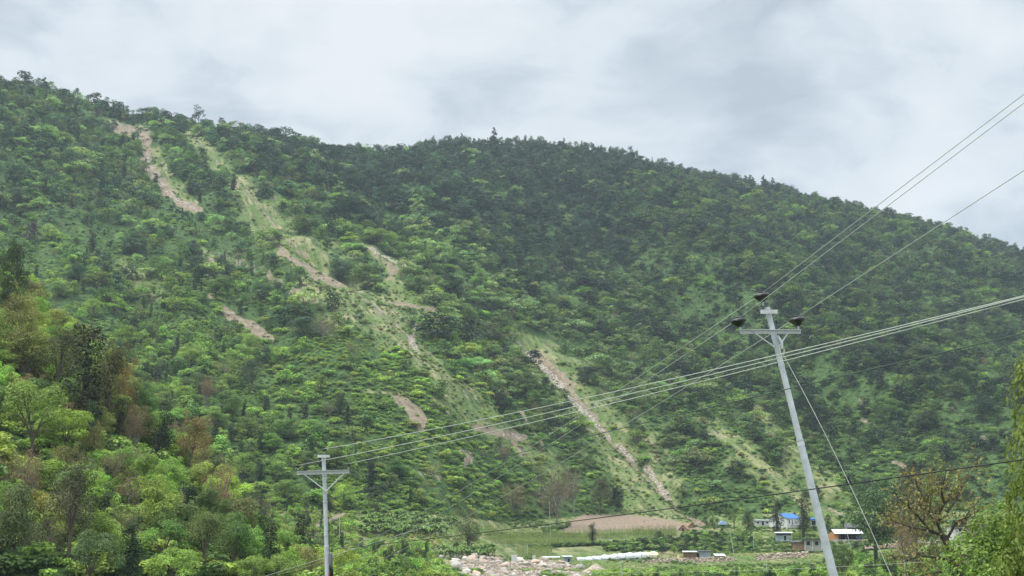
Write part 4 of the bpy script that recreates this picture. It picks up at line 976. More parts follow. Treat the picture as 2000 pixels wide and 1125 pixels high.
# ------------------------------------------------------------------ village poles
VP = [(1073, 980, 1075, 1042, 560), (1424, 1030, 1435, 1082, 480), (1472, 1040, 1472, 1080, 500), (1223, 1044, 1225, 1062, 560), (1497, 1100, 1500, 1140, 300), (1652, 1030, 1663, 1070, 470),
      (1766, 1092, 1770, 1150, 260), (663, 1008, 663, 1040, 430), (1030, 1064, 1030, 1085, 490), (1213, 1096, 1216, 1140, 330)]
LV = ['pale thin pole at the left end of the ploughed field', 'thin leaning pole right of the patched tin shed', 'thin pole below the low white shed', 'thin pole in front of the maize', 'pale pole left of the leaning pole foot, at the bottom edge',
      'thin slanting pole in front of the white roofed shed', 'thin pole left of the golden-brown tree at the bottom edge', 'thin pale pole right of the upright pole, below the cut track', 'short thin pole above the smaller sign board', 'thin pole among bushes below the plastic tunnel']
for (x0, y0, x1, y1, Y), lb_ in zip(VP, LV):
    a = at(x0, y0, Y); b = at(x1, y1, Y); e = empty('small_pole', b); tag(e, lb_, 'pole', 'small village poles')
    MB().tube([Vector((0, 0, -1.5)), a - b], [.10, .07], 8).build('shaft', M_STEEL, e); MB().box((a - b) - Vector((0, 0, .35)), (.9, .06, .08)).build('crossbar', M_STEELW, e)

# ------------------------------------------------------------------ buildings
def seat(px, py, Y):   # move a building forward until the slope no longer buries it
    p = at(px, py, Y)
    while gz(p.x, p.y) > p.z + .25 and Y > 400: Y -= 2; p = at(px, py, Y)
    return Y
def house(name, px, py, Y, rz, label, cat='house'):
    Y = seat(px, py, Y); p = at(px, py, Y); return tag(empty(name, p, R(rz)), label, cat)
def gable(parent, G, Ln, H, rise, wm, rm, over=.5, th=.08):
    MB().prism([(-G / 2, -2.2), (G / 2, -2.2), (G / 2, H), (0, H + rise), (-G / 2, H)], Ln).build('wall', wm, parent)
    mb = MB(); s = math.hypot(G / 2, rise); k = (s + over) / s
    for sg in (-1, 1):
        x1, z1 = sg * G / 2 * k, H + rise - rise * k
        V = [(0, -over, H + rise + .03), (x1, -over, z1 + .03), (x1, Ln + over, z1 + .03), (0, Ln + over, H + rise + .03)]; V += [(a, b, c + th) for a, b, c in V]
        mb.add(V, [(0, 1, 2, 3), (7, 6, 5, 4), (0, 4, 5, 1), (1, 5, 6, 2), (2, 6, 7, 3), (3, 7, 4, 0)])
        for j in range(int(Ln / .8)):   # corrugation ribs
            y = -over + .5 + j * .8; mb.box(((x1) / 2, y, (H + rise + z1) / 2 + .03 + th), ((G / 2 * k) * 1.0, .08, .05))if False else None
    mb.build('roof', rm, parent)
def opening(parent, name, x, z, w_, h_, face='front', W=0, mat=None, fr=M_STEELW, y=0):
    """a dark opening with a frame set proud of the wall"""
    if face == 'front': c = Vector((x, y - .01, z)); d = (w_, .03, h_); f = (w_ + .16, .02, h_ + .16)
    else: c = Vector((W + .01, x, z)); d = (.03, w_, h_); f = (.02, w_ + .16, h_ + .16)
    o = MB().box(c, f).build(name, fr, parent)
    off = Vector((0, -.02, 0)) if face == 'front' else Vector((.02, 0, 0))
    MB().box(c + off, d).build('pane' if name == 'window' else 'leaf', mat or M_DARK, o)
h1 = house('blue_roofed_house', 1520, 1026, 590, -40, 'large white house with bright blue gable roof behind slim trees')
gable(h1, 8.4, 12, 2.9, 2.0, M_WHITEW, M_BLUE)
for k in range(5): MB().box((4.2 + .9, 1.2 + k * 2.4, 1.2), (.28, .28, 2.6)).build('pillar', M_WHITEW, h1)
for k in range(3): opening(h1, 'window' if k != 1 else 'door', 2.2 + k * 2.6, 1.5 if k != 1 else 1.1, 1.0, 1.3 if k != 1 else 2.1, 'side', 4.2)
MB().box((4.9, 6, -.6), (1.5, 12, 1.3)).build('veranda', M_GREYW, h1)
h2 = house('small_blue_roofed_hut', 1592, 1026, 592, -20, 'small hut with flat blue roof partly hidden behind the leaning pole', 'hut')
MB().box((0, 1.6, .9), (3.6, 3, 2.6)).build('wall', M_WHITEW, h2); MB().box((0, 1.5, 2.6), (4.6, 4.4, .5), 0, .12).build('roof', M_BLUE, h2); opening(h2, 'door', -.6, .9, 1.6, 1.7)
h3 = house('low_white_shed', 1490, 1023, 600, 8, 'long low white shed left of the large blue roofed house', 'shed')
MB().box((0, 1.5, .3), (6.6, 3, 2.2)).build('wall', M_WHITEW, h3); MB().box((0, 1.4, 1.55), (7.2, 3.8, .14), 0, .06).build('roof', M_TIN, h3)
for x in (-2.2, 0, 1.9): opening(h3, 'door' if x == 0 else 'window', x, .2 if x == 0 else .5, .9, 1.5 if x == 0 else .7)
h4 = house('white_fronted_hut', 1530, 1052, 500, -14, 'hut with thin white tin roof and dark upper gap, below the large blue roofed house', 'hut')
MB().box((0, 1.4, .1), (5.4, 2.8, 2.0)).build('wall', M_GREYTIN, h4); MB().box((0, 1.4, 1.55), (5.2, 2.6, .8)).build('upper_wall', M_NAVY, h4); MB().box((0, 1.2, 2.1), (6.2, 3.9, .1), 0, .08).build('roof', M_WHITEW, h4); opening(h4, 'door', .6, .2, .8, 1.6)
MB().box((2.3, -.2, .3), (1.4, .08, .7), 0, .5).build('awning', M_WHITEW, h4)
h5 = house('grey_plaster_house', 1590, 1067, 480, -6, 'low grey flat-roofed house with two barred windows left of the leaning pole')
MB().box((0, 2.5, .4), (6.4, 5, 4.0)).build('wall', M_GREYW, h5); MB().box((-.1, 2.3, 2.5), (8.2, 6.4, .2)).build('roof', M_SLATE, h5)
MB().box((-5.0, 2.2, .1), (3.4, 3.4, 2.6)).build('lean_to', M_BROWN, h5); MB().box((-5.2, 2.0, 1.55), (4.4, 4.4, .12), 0, .1).build('lean_to_roof', M_SLATE, h5)
for x in (-1.9, .9):
    opening(h5, 'window', x, 1.0, 1.2, 1.3)
for x in (-3.0, -.5, 2.4): MB().box((x, -.14, .4), (.22, .22, 3.4)).build('pillar', M_WHITEW, h5)
h6 = house('white_roofed_shed', 1655, 1051, 520, -12, 'open shed with long white tin roof and orange end wall', 'shed')
MB().prism([(-6.8, -1.6), (-3.1, -1.6), (-3.1, 1.3), (-4.4, 2.3), (-5.6, 2.2), (-6.8, 1.3)], .4).build('end_wall', M_ORANGE, h6)
V = [(-5.2, -.8, 2.75), (5.9, -.8, 1.7), (6.2, .2, 1.6)]
mb = MB(); V = [(-4.6, -1.4, 1.55), (6.4, -1.4, 1.55), (4.2, 3.4, 3.1), (-5.6, 3.4, 3.1)]; V += [(a, b, c + .09) for a, b, c in V]
mb.add(V, [(3, 2, 1, 0), (4, 5, 6, 7), (0, 1, 5, 4), (1, 2, 6, 5), (2, 3, 7, 6), (3, 0, 4, 7)]).build('roof', M_WHITEW, h6)
for x in (-2.6, -.6, 1.6, 3.8, 5.6): MB().tube([(x, -1.2, -1.6), (x, -1.2, 1.55)], .07, 6).build('post', M_WOOD, h6)
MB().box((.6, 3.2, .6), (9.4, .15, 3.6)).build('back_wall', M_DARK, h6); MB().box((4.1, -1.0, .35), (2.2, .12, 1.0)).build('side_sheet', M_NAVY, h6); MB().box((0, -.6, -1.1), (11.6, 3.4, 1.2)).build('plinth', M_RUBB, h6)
h7 = house('dark_roofed_shed', 1674, 1036, 560, -10, 'shed with dark sloping roof behind the white roofed shed', 'shed')
MB().box((0, 2, .2), (7.2, 3.6, 2.4)).build('wall', M_BROWN, h7); MB().box((0, 1.6, 1.8), (9.4, 5.4, .14), 0, .28).build('roof', M_SLATE, h7)
h8 = house('stone_house', 1903, 1054, 520, 4, 'large two-storey stone house with white plastered end behind the golden-brown tree')
MB().box((2.0, 3, .6), (11.4, 6, 8.4)).build('wall', M_RUBB, h8); MB().box((-5.6, 2.9, .6), (3.8, 6.2, 8.0)).build('plastered_wall', M_WHITEW, h8)
MB().box((.6, 2.4, 4.95), (17.4, 7.6, .22), R(-1)).build('roof', M_SLATE, h8); MB().box((1.8, -.5, 1.75), (12.4, 1.2, .16)).build('balcony', M_SLATE, h8)
for x, z in ((-5.1, 3.4), (4.4, 3.5), (1.0, 3.4)): opening(h8, 'window', x, z, .8, 1.1, y=-.22 if x < -3 else 0)
opening(h8, 'door', 5.2, .3, 1.0, 2.0); opening(h8, 'door', -1.6, .3, 1.0, 2.0)
for x in (-3.0, -.4, 3.0, 6.8): MB().box((x, -.95, .2), (.2, .2, 3.1)).build('pillar', M_WOOD, h8)
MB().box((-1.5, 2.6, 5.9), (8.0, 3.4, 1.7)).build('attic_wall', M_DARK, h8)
for x, w_ in ((-4.9, .8), (-1.3, 1.6), (.1, .6)): MB().box((x, .82, 5.9), (w_, .12, 1.5)).build('attic_panel', M_YEL, h8)
MB().box((-1.5, 2.4, 6.85), (9.4, 4.6, .12), 0, .06).build('attic_roof', M_SLATE, h8)
h9 = house('thatched_hut', 1334, 1036, 600, -25, 'small pointed thatched hut at the right edge of the ploughed field, the nearer one', 'hut')
gable(h9, 3.6, 3.4, .5, 1.7, M_BROWN, M_THATCH, .3, .14); opening(h9, 'door', 0, .3, .9, 1.1, fr=M_WOOD)
h10 = house('thatched_shelter', 1350, 1031, 618, 35, 'low thatched shelter right behind the pointed thatched hut', 'hut')
gable(h10, 4.4, 4.0, .6, 1.4, M_BROWN, M_THATCH, .4, .14)
def sheet_obj(name, px, py, Y, rz, w_, h_, d_, mat, label, cat, arch=False):
    e = house(name, px, py, Y, rz, label, cat)
    mb = MB(); n = 9
    pr = [(-w_ / 2 + w_ * k / n, h_ * (math.sin(math.pi * k / n) ** .6) * (1 if arch else .8) + .1 * math.sin(k * 5)) for k in range(n + 1)]
    mb.prism([(-w_ / 2, -.6)] + pr + [(w_ / 2, -.6)], d_).build('cover', mat, e)
    for x in (-w_ * .42, w_ * .42): MB().tube([(x, -.05, -.8), (x, -.05, h_ * .7)], .05, 5).build('post', M_WOOD, e)
    return e
sheet_obj('tarpaulin_shelter', 1413, 1022, 610, 0, 3.6, 1.3, 3, M_TARPB, 'pale blue tarpaulin shelter beside the bright green village tree', 'shelter')
sheet_obj('tarpaulin_shelter', 1772, 1052, 470, 0, 2.9, 1.6, 2, M_NAVY, 'navy covered stack left of the golden-brown tree fork', 'shelter')
# plastic tunnel
tun = empty('plastic_tunnel', at(1205, 1090, 470)); tag(tun, 'long low tunnel covered with crumpled white plastic above the dry-stone wall', 'polytunnel')
pA = at(1126, 1095, seat(1126, 1095, 474)) - tun.location; pB = at(1283, 1087, seat(1283, 1087, 468)) - tun.location; V = []; Fc = []; NS, NR = 64, 12
for i in range(NS + 1):
    u = i / NS; c_ = pA.lerp(pB, u); hh = (.8 + .8 * min(1, u * 1.7)) * (1 + .07 * math.sin(u * 41) + .05 * math.sin(u * 97)); ww = 1.9
    if u > .97: hh *= .86
    for k in range(NR + 1):
        a = math.pi * k / NR; V.append(c_ + Vector((0, -math.cos(a) * ww, max(0, math.sin(a)) ** .75 * hh + .12 * math.sin(u * 60 + k))))
for i in range(NS):
    for k in range(NR): a = i * (NR + 1) + k; Fc.append((a, a + 1, a + NR + 2, a + NR + 1))
tm_ = MB().add(V, Fc).build('cover', M_SHEET, tun, True)
MB().box((pA + pB) / 2 + Vector((0, -1.75, -.7)), ((pB - pA).length, .1, 1.3), math.atan2((pB - pA).y, (pB - pA).x)).build('lower_sheet', M_GREYTIN, tun)
for i in range(11):
    c_ = pA.lerp(pB, i / 10); MB().tube([c_ + Vector((0, -1.95, -1.5)), c_ + Vector((0, -1.95, 1.1))], .05, 5).build('post', M_WOOD, tun)
yr_ = house('yellow_canopy', 1274, 1090, 462, 0, 'small canopy with faded yellow top at the right end of the plastic tunnel', 'canopy')
MB().box((0, .8, 1.35), (4.0, 2.4, .1), 0, .3).build('top', M_YEL, yr_)
for x in (-1.8, 0, 1.8): MB().tube([(x, -.2, -1), (x, -.2, 1.05)], .05, 5).build('post', M_WOOD, yr_)
fr = house('bamboo_frame', 1308, 1092, 466, 0, 'bare bamboo frame between the yellow canopy and the patched tin shed', 'frame')
for x in np.linspace(-3.8, 3.8, 7): MB().tube([(x, 0, -1), (x + .1, 0, 2.2)], .05, 5).build('post', M_WOOD, fr)
for z in (.9, 1.6, 2.2): MB().tube([(-4.2, 0, z), (0, 0, z + .15), (4.2, 0, z - .05)], .04, 5).build('rail', M_WOOD, fr)
for x in np.linspace(-3.8, 3.8, 5): MB().tube([(x, 0, 2.2), (x, 3, 2.5)], .04, 5).build('rafter', M_WOOD, fr)
sh = house('patched_tin_shed', 1360, 1092, 466, -4, 'shed of brown boards and blue-grey tin with a dark doorway above the dry-stone wall', 'shed')
MB().box((-2.0, 1.5, .8), (4.4, 3, 3.0)).build('board_wall', M_BROWN, sh); MB().box((2.75, 1.5, 1.0), (3.7, 3, 3.2)).build('tin_wall', M_GREYTIN, sh)
for k in range(12): MB().box((-4.0 + k * .36, -.03, .9), (.06, .05, 2.4)).build('batten', M_WOOD, sh)
opening(sh, 'door', .55, .85, .8, 2.0, fr=M_WOOD); MB().box((-2.0, 1.2, 2.42), (4.8, 4.2, .1), 0, .07).build('board_roof', M_TIN, sh); MB().box((2.6, 1.4, 2.72), (4.4, 3.8, .1), 0, .05).build('tin_roof', M_SLATE, sh)
s2 = house('small_brown_shed', 1407, 1092, 470, 4, 'little brown shed with pale roof right of the patched tin shed', 'shed')
MB().box((0, 1.2, .1), (3.2, 2.4, 2.2)).build('wall', M_BROWN, s2); MB().box((0, 1, 1.35), (3.7, 3.2, .12), 0, .2).build('roof', M_TIN, s2); opening(s2, 'door', .5, .1, .7, 1.4, fr=M_WOOD)
s3 = house('blue_grey_hut', 1109, 1099, 462, 10, 'little blue-grey tin hut left of the plastic tunnel', 'hut')
MB().box((0, 1, .6), (2.7, 2, 2.6)).build('wall', M_GREYTIN, s3); MB().box((0, .8, 2.0), (3.3, 2.8, .1), 0, .1).build('roof', M_TIN, s3); opening(s3, 'door', .3, .5, .7, 1.6)
s4 = house('low_tin_roof_stall', 1076, 1094, 478, 0, 'low stall with patchy pale roof between the sign boards and the blue-grey hut', 'shed')
MB().box((0, 1, 1.0), (6.0, 2.6, .1), 0, .12).build('roof', M_TIN, s4)
for x in (-2.6, 0, 2.6): MB().tube([(x, -.1, -1.4), (x, -.1, .9)], .07, 5).build('post', M_WOOD, s4)
hay = house('straw_heap', 1325, 1092, 464, 0, 'pale orange straw heap left of the patched tin shed', 'heap')
mb = MB()
for k in range(7): mb.lathe([(.75 - .08 * k, .22 * k - .2), (.8 - .1 * k, .22 * k + .05), (.62 - .09 * k, .22 * k + .16)], 12, Matrix.Translation((.1 * math.sin(k * 2), 0, 0)))
mb.build('straw', simple('straw', (.62, .42, .22), .95, noise=.25, scale=6, bump=.6), hay)
for px_, wpx, y0, y1, lb_ in ((1004.5, 10.5, 1086, 1101, 'larger blank white board standing behind the boulders'), (1043, 5.5, 1086, 1098, 'smaller blank white board standing among crops right of the larger one')):
    e = house('sign_board', px_, y1 - 1, 474, 5, lb_, 'sign'); w_ = wpx * .1725; h_ = (y1 - y0) * .1725
    MB().box((0, 0, h_ / 2), (w_, .08, h_)).build('board', M_WHITEW, e)
    for s in (-1, 1): MB().box((s * w_ * .4, .08, -.3), (.08, .08, 2.2)).build('post', M_STEEL, e)
    MB().box((0, -.05, h_ * .55), (w_ * .6, .012, h_ * .06)).build('faint_line', M_TIN, e)
# dry-stone walls: irregular stone courses
def stone_wall(pts, thick, mat, label, name='dry_stone_wall', seed=3):
    r = np.random.default_rng(seed); P0 = at(pts[0][0], pts[0][2], pts[0][3]); root = Vector(P0); V = []; Fc = []
    n = 0; prev = None; xs = []
    for (xa, ta, ba, ya), (xb, tb, bb, yb) in zip(pts[:-1], pts[1:]):
        k = max(2, int(abs(xb - xa) / 2.5))
        for i in range(k): u = i / k; xs.append((xa + (xb - xa) * u, ta + (tb - ta) * u, ba + (bb - ba) * u, ya + (yb - ya) * u))
    xs.append(pts[-1]); NR = 8
    for (x, t_, b_, y_) in xs:
        for j in range(NR + 1):
            q = at(x, b_ + 3 + (t_ - b_ - 3 + r.normal() * .35) * j / NR, y_) - root; V.append(q + Vector((0, r.normal() * .12 + .10 * j, 0)))
        q = V[-1]; V.append(q + Vector((0, thick, r.normal() * .1))); V.append(q + Vector((0, thick, -4)))
    m = NR + 3
    for i in range(len(xs) - 1):
        for j in range(m - 1): a = i * m + j; Fc.append((a, a + m, a + m + 1, a + 1))
    o = MB().add(V, Fc).build(name, mat, None); o.location = root; tag(o, label, 'wall', 'walls below the village'); return o
stone_wall([(1255, 1096, 1112, 452), (1300, 1091, 1108, 456), (1420, 1088, 1104, 462), (1440, 1090, 1102, 462)], 1.2, M_DRY, 'long tan dry-stone wall below the bamboo frame and the patched tin shed')
stone_wall([(1478, 1084, 1098, 462), (1520, 1080, 1094, 464), (1580, 1077, 1090, 466)], 1.2, M_DRY, 'dry-stone wall left of the leaning pole, below the grey plaster house', seed=5)
stone_wall([(1690, 1065, 1069, 470), (1735, 1062, 1067, 470), (1760, 1059, 1066, 470), (1800, 1057, 1064, 474), (1855, 1054, 1060, 480)], .8, M_DRY, 'pale low terrace wall between the white roofed shed and the stone house', 'terrace_wall', 8)

# ------------------------------------------------------------------ boulders, gravel, rubble
def rock_mesh(seed, sub=3):
    import bmesh
    bm = bmesh.new(); bmesh.ops.create_icosphere(bm, subdivisions=sub, radius=1); r = np.random.default_rng(seed); pl = [(Vector(r.normal(size=3)).normalized(), r.uniform(.55, .9)) for _ in range(9)]
    sc = Vector((r.uniform(.8, 1.25), r.uniform(.75, 1.1), r.uniform(.6, .95)))
    for v in bm.verts:
        c = v.co.copy()
        for n_, d_ in pl:
            s = c.dot(n_) - d_
            if s > 0: c -= n_ * s * .9
        v.co = Vector((c.x * sc.x, c.y * sc.y, c.z * sc.z)) * (1 + float(vnoise(c.x * 3 + 9, c.y * 3 + c.z * 2 + 9, seed)) * .12)
    me = bpy.data.meshes.new('boulder'); bm.to_mesh(me); bm.free(); me.materials.append(M_STONET); return me
def stone_mat():
    m, nt = material('tinted_stone'); t = nd(nt, 'ShaderNodeAttribute', attribute_name='tint', attribute_type='INSTANCER'); tc = nd(nt, 'ShaderNodeTexCoord')
    n = nd(nt, 'ShaderNodeTexNoise', {'Vector': tc.outputs['Object'], 'Scale': 2.6, 'Detail': 6.0, 'Roughness': .7})
    k = nd(nt, 'ShaderNodeMapRange', {'Value': n.outputs[0], 'From Min': .3, 'From Max': .7, 'To Min': .6, 'To Max': 1.2})
    c = nd(nt, 'ShaderNodeVectorMath', {0: t.outputs['Vector'], 'Scale': k.outputs[0]}, operation='SCALE')
    b = nd(nt, 'ShaderNodeBsdfPrincipled', {'Base Color': c.outputs[0], 'Roughness': .9, 'Specular IOR Level': .2, 'Normal': nd(nt, 'ShaderNodeBump', {'Height': n.outputs[0], 'Strength': .7, 'Distance': .2}).outputs[0]})
    nd(nt, 'ShaderNodeOutputMaterial', {0: b.outputs[0]}); return m
M_STONET = stone_mat()
ROCKS = [rock_mesh(k) for k in range(6)]; SMALL = [rock_mesh(20 + k, 1) for k in range(4)]
rng = np.random.default_rng(71)
xy = sample(1.5, 345, 476, 40000, 81, .2); t, y, z, px, py, so_, ro_, gr_, fi_, zm, yf, yr = facts(xy)
ok = (ro_ > .5) & (py < 1132); BX = [(xy[i, 0], y[i], z[i], px[i], py[i]) for i in np.where(ok)[0]]; rng.shuffle(BX)
big = BX[:120]; items = []
for q in big:
    s = rng.uniform(.55, 1.0) if rng.random() < .75 else rng.uniform(1.0, 1.7); u = rng.random(); c = np.array((.42, .37, .31) if u < .5 else ((.52, .48, .43) if u < .8 else (.48, .36, .28))) * rng.uniform(.85, 1.15)
    items.append(dict(x=q[0], y=q[1], z=q[2], px=q[3], py=q[4], s=s, col=c, u=u))
LAND_SAVE = LAND; LAND = [('the larger white board', 1004, 1095), ('the smaller white board', 1043, 1095), ('the gravel heap', 1160, 1110), ('the bank\'s left end', 870, 1092), ('the banana clump', 930, 1080), ('the bottom edge', 1000, 1125), ('the bank bush', 920, 1118)]
bl = auto_labels(items, lambda i: ('big ' if i['s'] > 1 else 'small ') + ('greyish tan' if i['u'] < .5 else 'pale grey' if i['u'] < .8 else 'reddish tan') + ' boulder')
LAND = LAND_SAVE
for k, (i, lb_) in enumerate(zip(items, bl)):
    o = bpy.data.objects.new('boulder', ROCKS[k % 6]); COL.objects.link(o); o.location = (i['x'], i['y'], i['z'] + i['s'] * .25); o.scale = (i['s'],) * 3; o.rotation_euler = (rng.uniform(-.3, .3), rng.uniform(-.3, .3), rng.uniform(0, 6.28))
    o['tint'] = [float(v) for v in i['col']]; tag(o, lb_, 'boulder', 'boulders on the river bank')
st_ = []
for q in BX[120:]:
    for _ in range(3): st_.append((q[0] + rng.normal() * .9, q[1] + rng.normal() * .9, q[2] + .05, rng.uniform(.12, .5)))
xy = sample(1.0, 560, 1500, 260000, 83); t, y, z, px, py, so_, ro_, gr_, fi_, zm, yf, yr = facts(xy)
keep = ((ro_ > .3) & (rng.random(len(xy)) < .42)) | ((so_ > .4) & (rng.random(len(xy)) < .22)) | ((fi_ > .5) & (rng.random(len(xy)) < .06)); keep &= zm < z / y + .012
for i in np.where(keep)[0]: st_.append((xy[i, 0], y[i], z[i], float(rng.choice([.3, .4, .55, .9], p=[.4, .3, .22, .08])) * (1 if ro_[i] > .3 else .7)))
st_ = np.array(st_); sc = st_[:, 3:4] * rng.uniform(.8, 1.25, (len(st_), 3))
cc_ = np.where(rng.random((len(st_), 1)) < .55, np.array([[.40, .36, .30]]), np.array([[.44, .34, .27]])) * rng.uniform(.7, 1.2, (len(st_), 1))
scatter('rubble', st_[:, :3], rng.uniform(0, 6.28, len(st_)), sc, rng.integers(0, 4, len(st_)), cc_, SMALL, 'loose stones on the bank and down the landslide scars', tilt=rng.uniform(0, 3, (len(st_), 2)))
# gravel heap and low bushes of the bank
gh = at(1160, 1128, 400); V = []; Fc = []; NA, NRr = 40, 14
for j in range(NRr + 1):
    rr = 1 - j / NRr
    for i in range(NA):
        a = 2 * math.pi * i / NA; x_, y_ = math.cos(a) * rr, math.sin(a) * rr
        V.append((x_ * 6.6 + .6 * (1 - rr), y_ * 4.5, 4.9 * (1 - rr) ** .85 - 1.0 + (float(fbm(x_ * 6 + 20, y_ * 6 + 20, 8)) - .5) * .9))
for j in range(NRr):
    for i in range(NA): Fc.append((j * NA + i, j * NA + (i + 1) % NA, (j + 1) * NA + (i + 1) % NA, (j + 1) * NA + i))
ghm = wall_mat('gravel', (.34, .26, .20), (.56, .47, .38), 3.0); go_ = MB().add(V, Fc).build('gravel_heap', ghm, None, True); go_.location = gh; tag(go_, 'rounded heap of brownish gravel at the right end of the boulder bank', 'heap')

# ------------------------------------------------------------------ maize and bananas
def blade(mb, base, az, length, width, rise, droop, n=5):
    d = Vector((math.cos(az), math.sin(az), 0)); s = Vector((-d.y, d.x, 0)); V = []; Fc = []
    for i in range(n + 1):
        u = i / n; p = Vector(base) + d * length * u + Vector((0, 0, rise * u - droop * u * u)); w_ = width * math.sin(math.pi * min(.97, .12 + u * .88)) * .5
        V += [p - s * w_ + Vector((0, 0, w_ * .25)), p + s * w_ + Vector((0, 0, w_ * .25))]
    for i in range(n): Fc.append((2 * i, 2 * i + 1, 2 * i + 3, 2 * i + 2))
    mb.add(V, Fc)
def with_lv(me, seed):
    r = np.random.default_rng(seed); a = me.attributes.new('lv', 'FLOAT', 'FACE'); a.data.foreach_set('value', r.random(len(me.polygons)).astype(np.float32)); me.materials.append(M_LEAF); return me
MAIZE = []
for s_ in range(3):
    r = np.random.default_rng(s_); mb = MB(); mb.tube([(0, 0, 0), (.01, 0, .95)], [.012, .006], 5)
    for k in range(11): blade(mb, (0, 0, .15 + k * .07), k * 2.4 + r.random(), .34, .045, .22, .30)
    mb.tube([(.01, 0, .93), (.01, 0, 1.05)], [.012, .02], 4); MAIZE.append(with_lv(mb.mesh('maize'), s_))
xy = sample(.95, 484, 600, 60000, 91, .14); t, y, z, px, py, so_, ro_, gr_, fi_, zm, yf, yr = facts(xy)
mask = ((px > 1135) & (px < 1322) & (y > 566) & (y < 598)) | ((px > 945) & (px < 1150) & (y > 535) & (y < 585)) | ((px > 1010) & (px < 1078) & (y > 486) & (y < 512) & (px > 1000))
mask &= fi_ < .1
i = np.where(mask)[0]; n_ = len(i)
scatter('maize_field', np.stack([xy[i, 0], y[i], z[i] - .1], -1), rng.uniform(0, 6.28, n_), np.stack([rng.uniform(2.2, 3.0, n_)] * 3, -1) * np.array([1, 1, .95]), rng.integers(0, 3, n_),
        np.array([.125, .20, .055]) * rng.uniform(.8, 1.25, (n_, 1)) * np.where(px[i, None] > 1240, .85, 1.0), MAIZE, 'standing maize in the terraced fields below the ploughed field')
BAN = []
for s_ in range(3):
    r = np.random.default_rng(40 + s_); mb = MB(); tr = MB()
    for q in range(3):
        o_ = Vector(r.normal(size=3) * .16); o_.z = 0; hh = r.uniform(.22, .38); tr.tube([o_, o_ + Vector((.02, 0, hh))], [.032, .022], 7)
        for k in range(8): blade(mb, o_ + Vector((.02, 0, hh)), k * .8 + r.random() * .5, r.uniform(.45, .68), .20, .75 if k % 2 else .95, .62, 6)
    BAN.append((with_lv(mb.mesh('banana_leaves'), s_), tr.mesh('banana_stem'))); BAN[-1][1].materials.append(M_PALEBARK)
bp = []
for _ in range(900):
    u = rng.random(); px_, py_ = (rng.uniform(705, 890), rng.uniform(1000, 1048)) if u < .72 else (rng.uniform(855, 965), rng.uniform(1078, 1092))
    if u < .72 and py_ < 1000 + (px_ - 705) * .12: continue
    if all(abs(px_ - a) / 11 + abs(py_ - b) / 7 > 1 for a, b in bp): bp.append((px_, py_))
bp = bp[:76]; items = [dict(px=a, py=b) for a, b in bp]
LAND = [('the upright pole', 640, 1040), ('the end of the cut track', 700, 1005), ('the olive tall tree', 915, 1040), ('the boulder bank', 900, 1100), ('the pale stones', 790, 1075), ('the larger white board', 1004, 1095), ('the tall bare tree', 1088, 990), ('the slope foot', 820, 985)]
bl = auto_labels(items, lambda i: 'broad-leaved banana plant'); LAND = LAND_SAVE
for k, ((px_, py_), lb_) in enumerate(zip(bp, bl)):
    p = hit(px_, py_, 380); e = empty('banana_plant', p, rng.uniform(0, 6.28)); tag(e, lb_, 'banana plant', 'banana plants at the slope foot'); s_ = rng.uniform(3.4, 4.8)
    a, b = BAN[k % 3]; o = bpy.data.objects.new('leaves', a); COL.objects.link(o); o.parent = e; o.scale = (s_,) * 3; o['tint'] = [float(v) for v in np.array([.13, .24, .085]) * rng.uniform(.8, 1.2)]
    o = bpy.data.objects.new('stem', b); COL.objects.link(o); o.parent = e; o.scale = (s_,) * 3

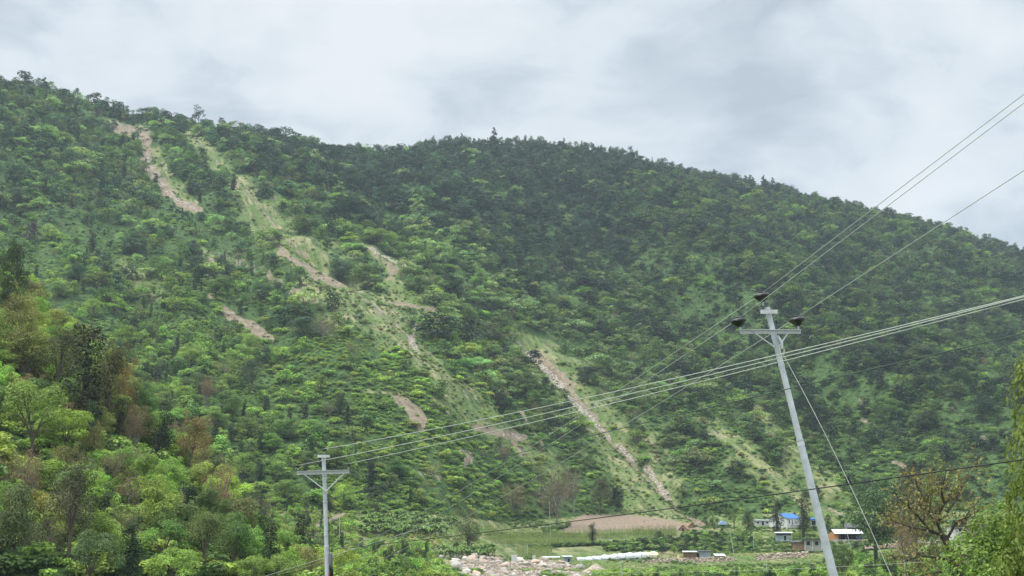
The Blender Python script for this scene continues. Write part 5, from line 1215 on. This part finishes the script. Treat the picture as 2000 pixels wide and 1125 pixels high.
# ------------------------------------------------------------------ golden-brown tree on the right bank
Yg = 105.; g0 = at(1905, 1180, Yg); g0.z = gz(g0.x, g0.y) - .3; gt = empty('golden_brown_tree', g0)
tag(gt, 'leaning tree with dark forked trunk and sparse golden-brown leaves in front of the stone house', 'tree')
G = lambda px_, py_, dy=0: at(px_, py_, Yg + dy) - g0
tm = MB(); tips = []; r = np.random.default_rng(12)
tm.tube([Vector((0, 0, 0)), G(1895, 1160), G(1872, 1108), G(1852, 1065), G(1842, 1046)], [.55, .42, .34, .28, .24], 10)
LIMB = [([(1842, 1048), (1832, 1025), (1836, 1000), (1850, 975)], .15, 1.0), ([(1842, 1046), (1815, 1036), (1795, 1010), (1770, 985)], .14, -.8), ([(1835, 1025), (1812, 1000), (1806, 975), (1790, 950)], .13, .5),
        ([(1848, 1055), (1868, 1020), (1885, 1012), (1915, 1008)], .12, -1.2), ([(1850, 1000), (1868, 975), (1880, 950), (1895, 930)], .10, .8), ([(1845, 985), (1838, 960), (1845, 935)], .09, -.5),
        ([(1872, 1108), (1840, 1090), (1800, 1086), (1770, 1095)], .12, -1.5), ([(1885, 1135), (1850, 1115), (1815, 1120), (1780, 1130)], .11, -1), ([(1868, 1100), (1895, 1075), (1920, 1060)], .10, 1), ([(1815, 1036), (1780, 1030), (1750, 1020)], .09, 1.)]
for pts, r0, dy in LIMB:
    q = [G(a, b, dy * k / len(pts) * 2) for k, (a, b) in enumerate(pts)]; tm.tube(q, [r0 * (1 - .22 * k) for k in range(len(q))], 7)
    for k in range(1, len(q)):
        for _ in range(4):
            d = (q[k] - q[k - 1]).normalized() + Vector(r.normal(size=3)) * .7; twigs(tm, r, 3, 2, q[k - 1].lerp(q[k], r.random() * .5 + .5), d, r.uniform(.7, 1.2), r0 * .3, tips)
tm.build('trunk', simple('dark_bark', (.06, .045, .035), .95, noise=.4, scale=3, bump=.5), gt)
C = np.repeat(np.array([tuple(v) for v in tips]), 2, 0); C = C + r.normal(size=C.shape) * .24
for nm_, sel, tint in (('golden_leaves', 0, (.18, .175, .07)), ('green_leaves', 1, (.17, .20, .06))):
    Q = C[(np.arange(len(C)) * 7 // 3) % 2 == sel] if False else C[r.random(len(C)) < (.55 if sel == 0 else .5)]
    V = leaf_quads(Q, r.normal(size=Q.shape), .15, r, 1.7); me = mesh_from(nm_, V, np.arange(len(V)).reshape(-1, 4)); with_lv(me, 4 + sel); o = link(nm_, me, None, gt); o['tint'] = list(tint)
#%%HAZE
hz = MB().box((0, 1290, 290), (3500, 2640, 660)).build('haze', None); hz['kind'] = 'stuff'
m_h, nt = material('haze_air')
pv = nd(nt, 'ShaderNodeVolumePrincipled', {'Color': (.74, .87, 1.0, 1), 'Density': .000085, 'Anisotropy': .2})
nd(nt, 'ShaderNodeOutputMaterial', {'Volume': pv.outputs[0]}); hz.data.materials.append(m_h)
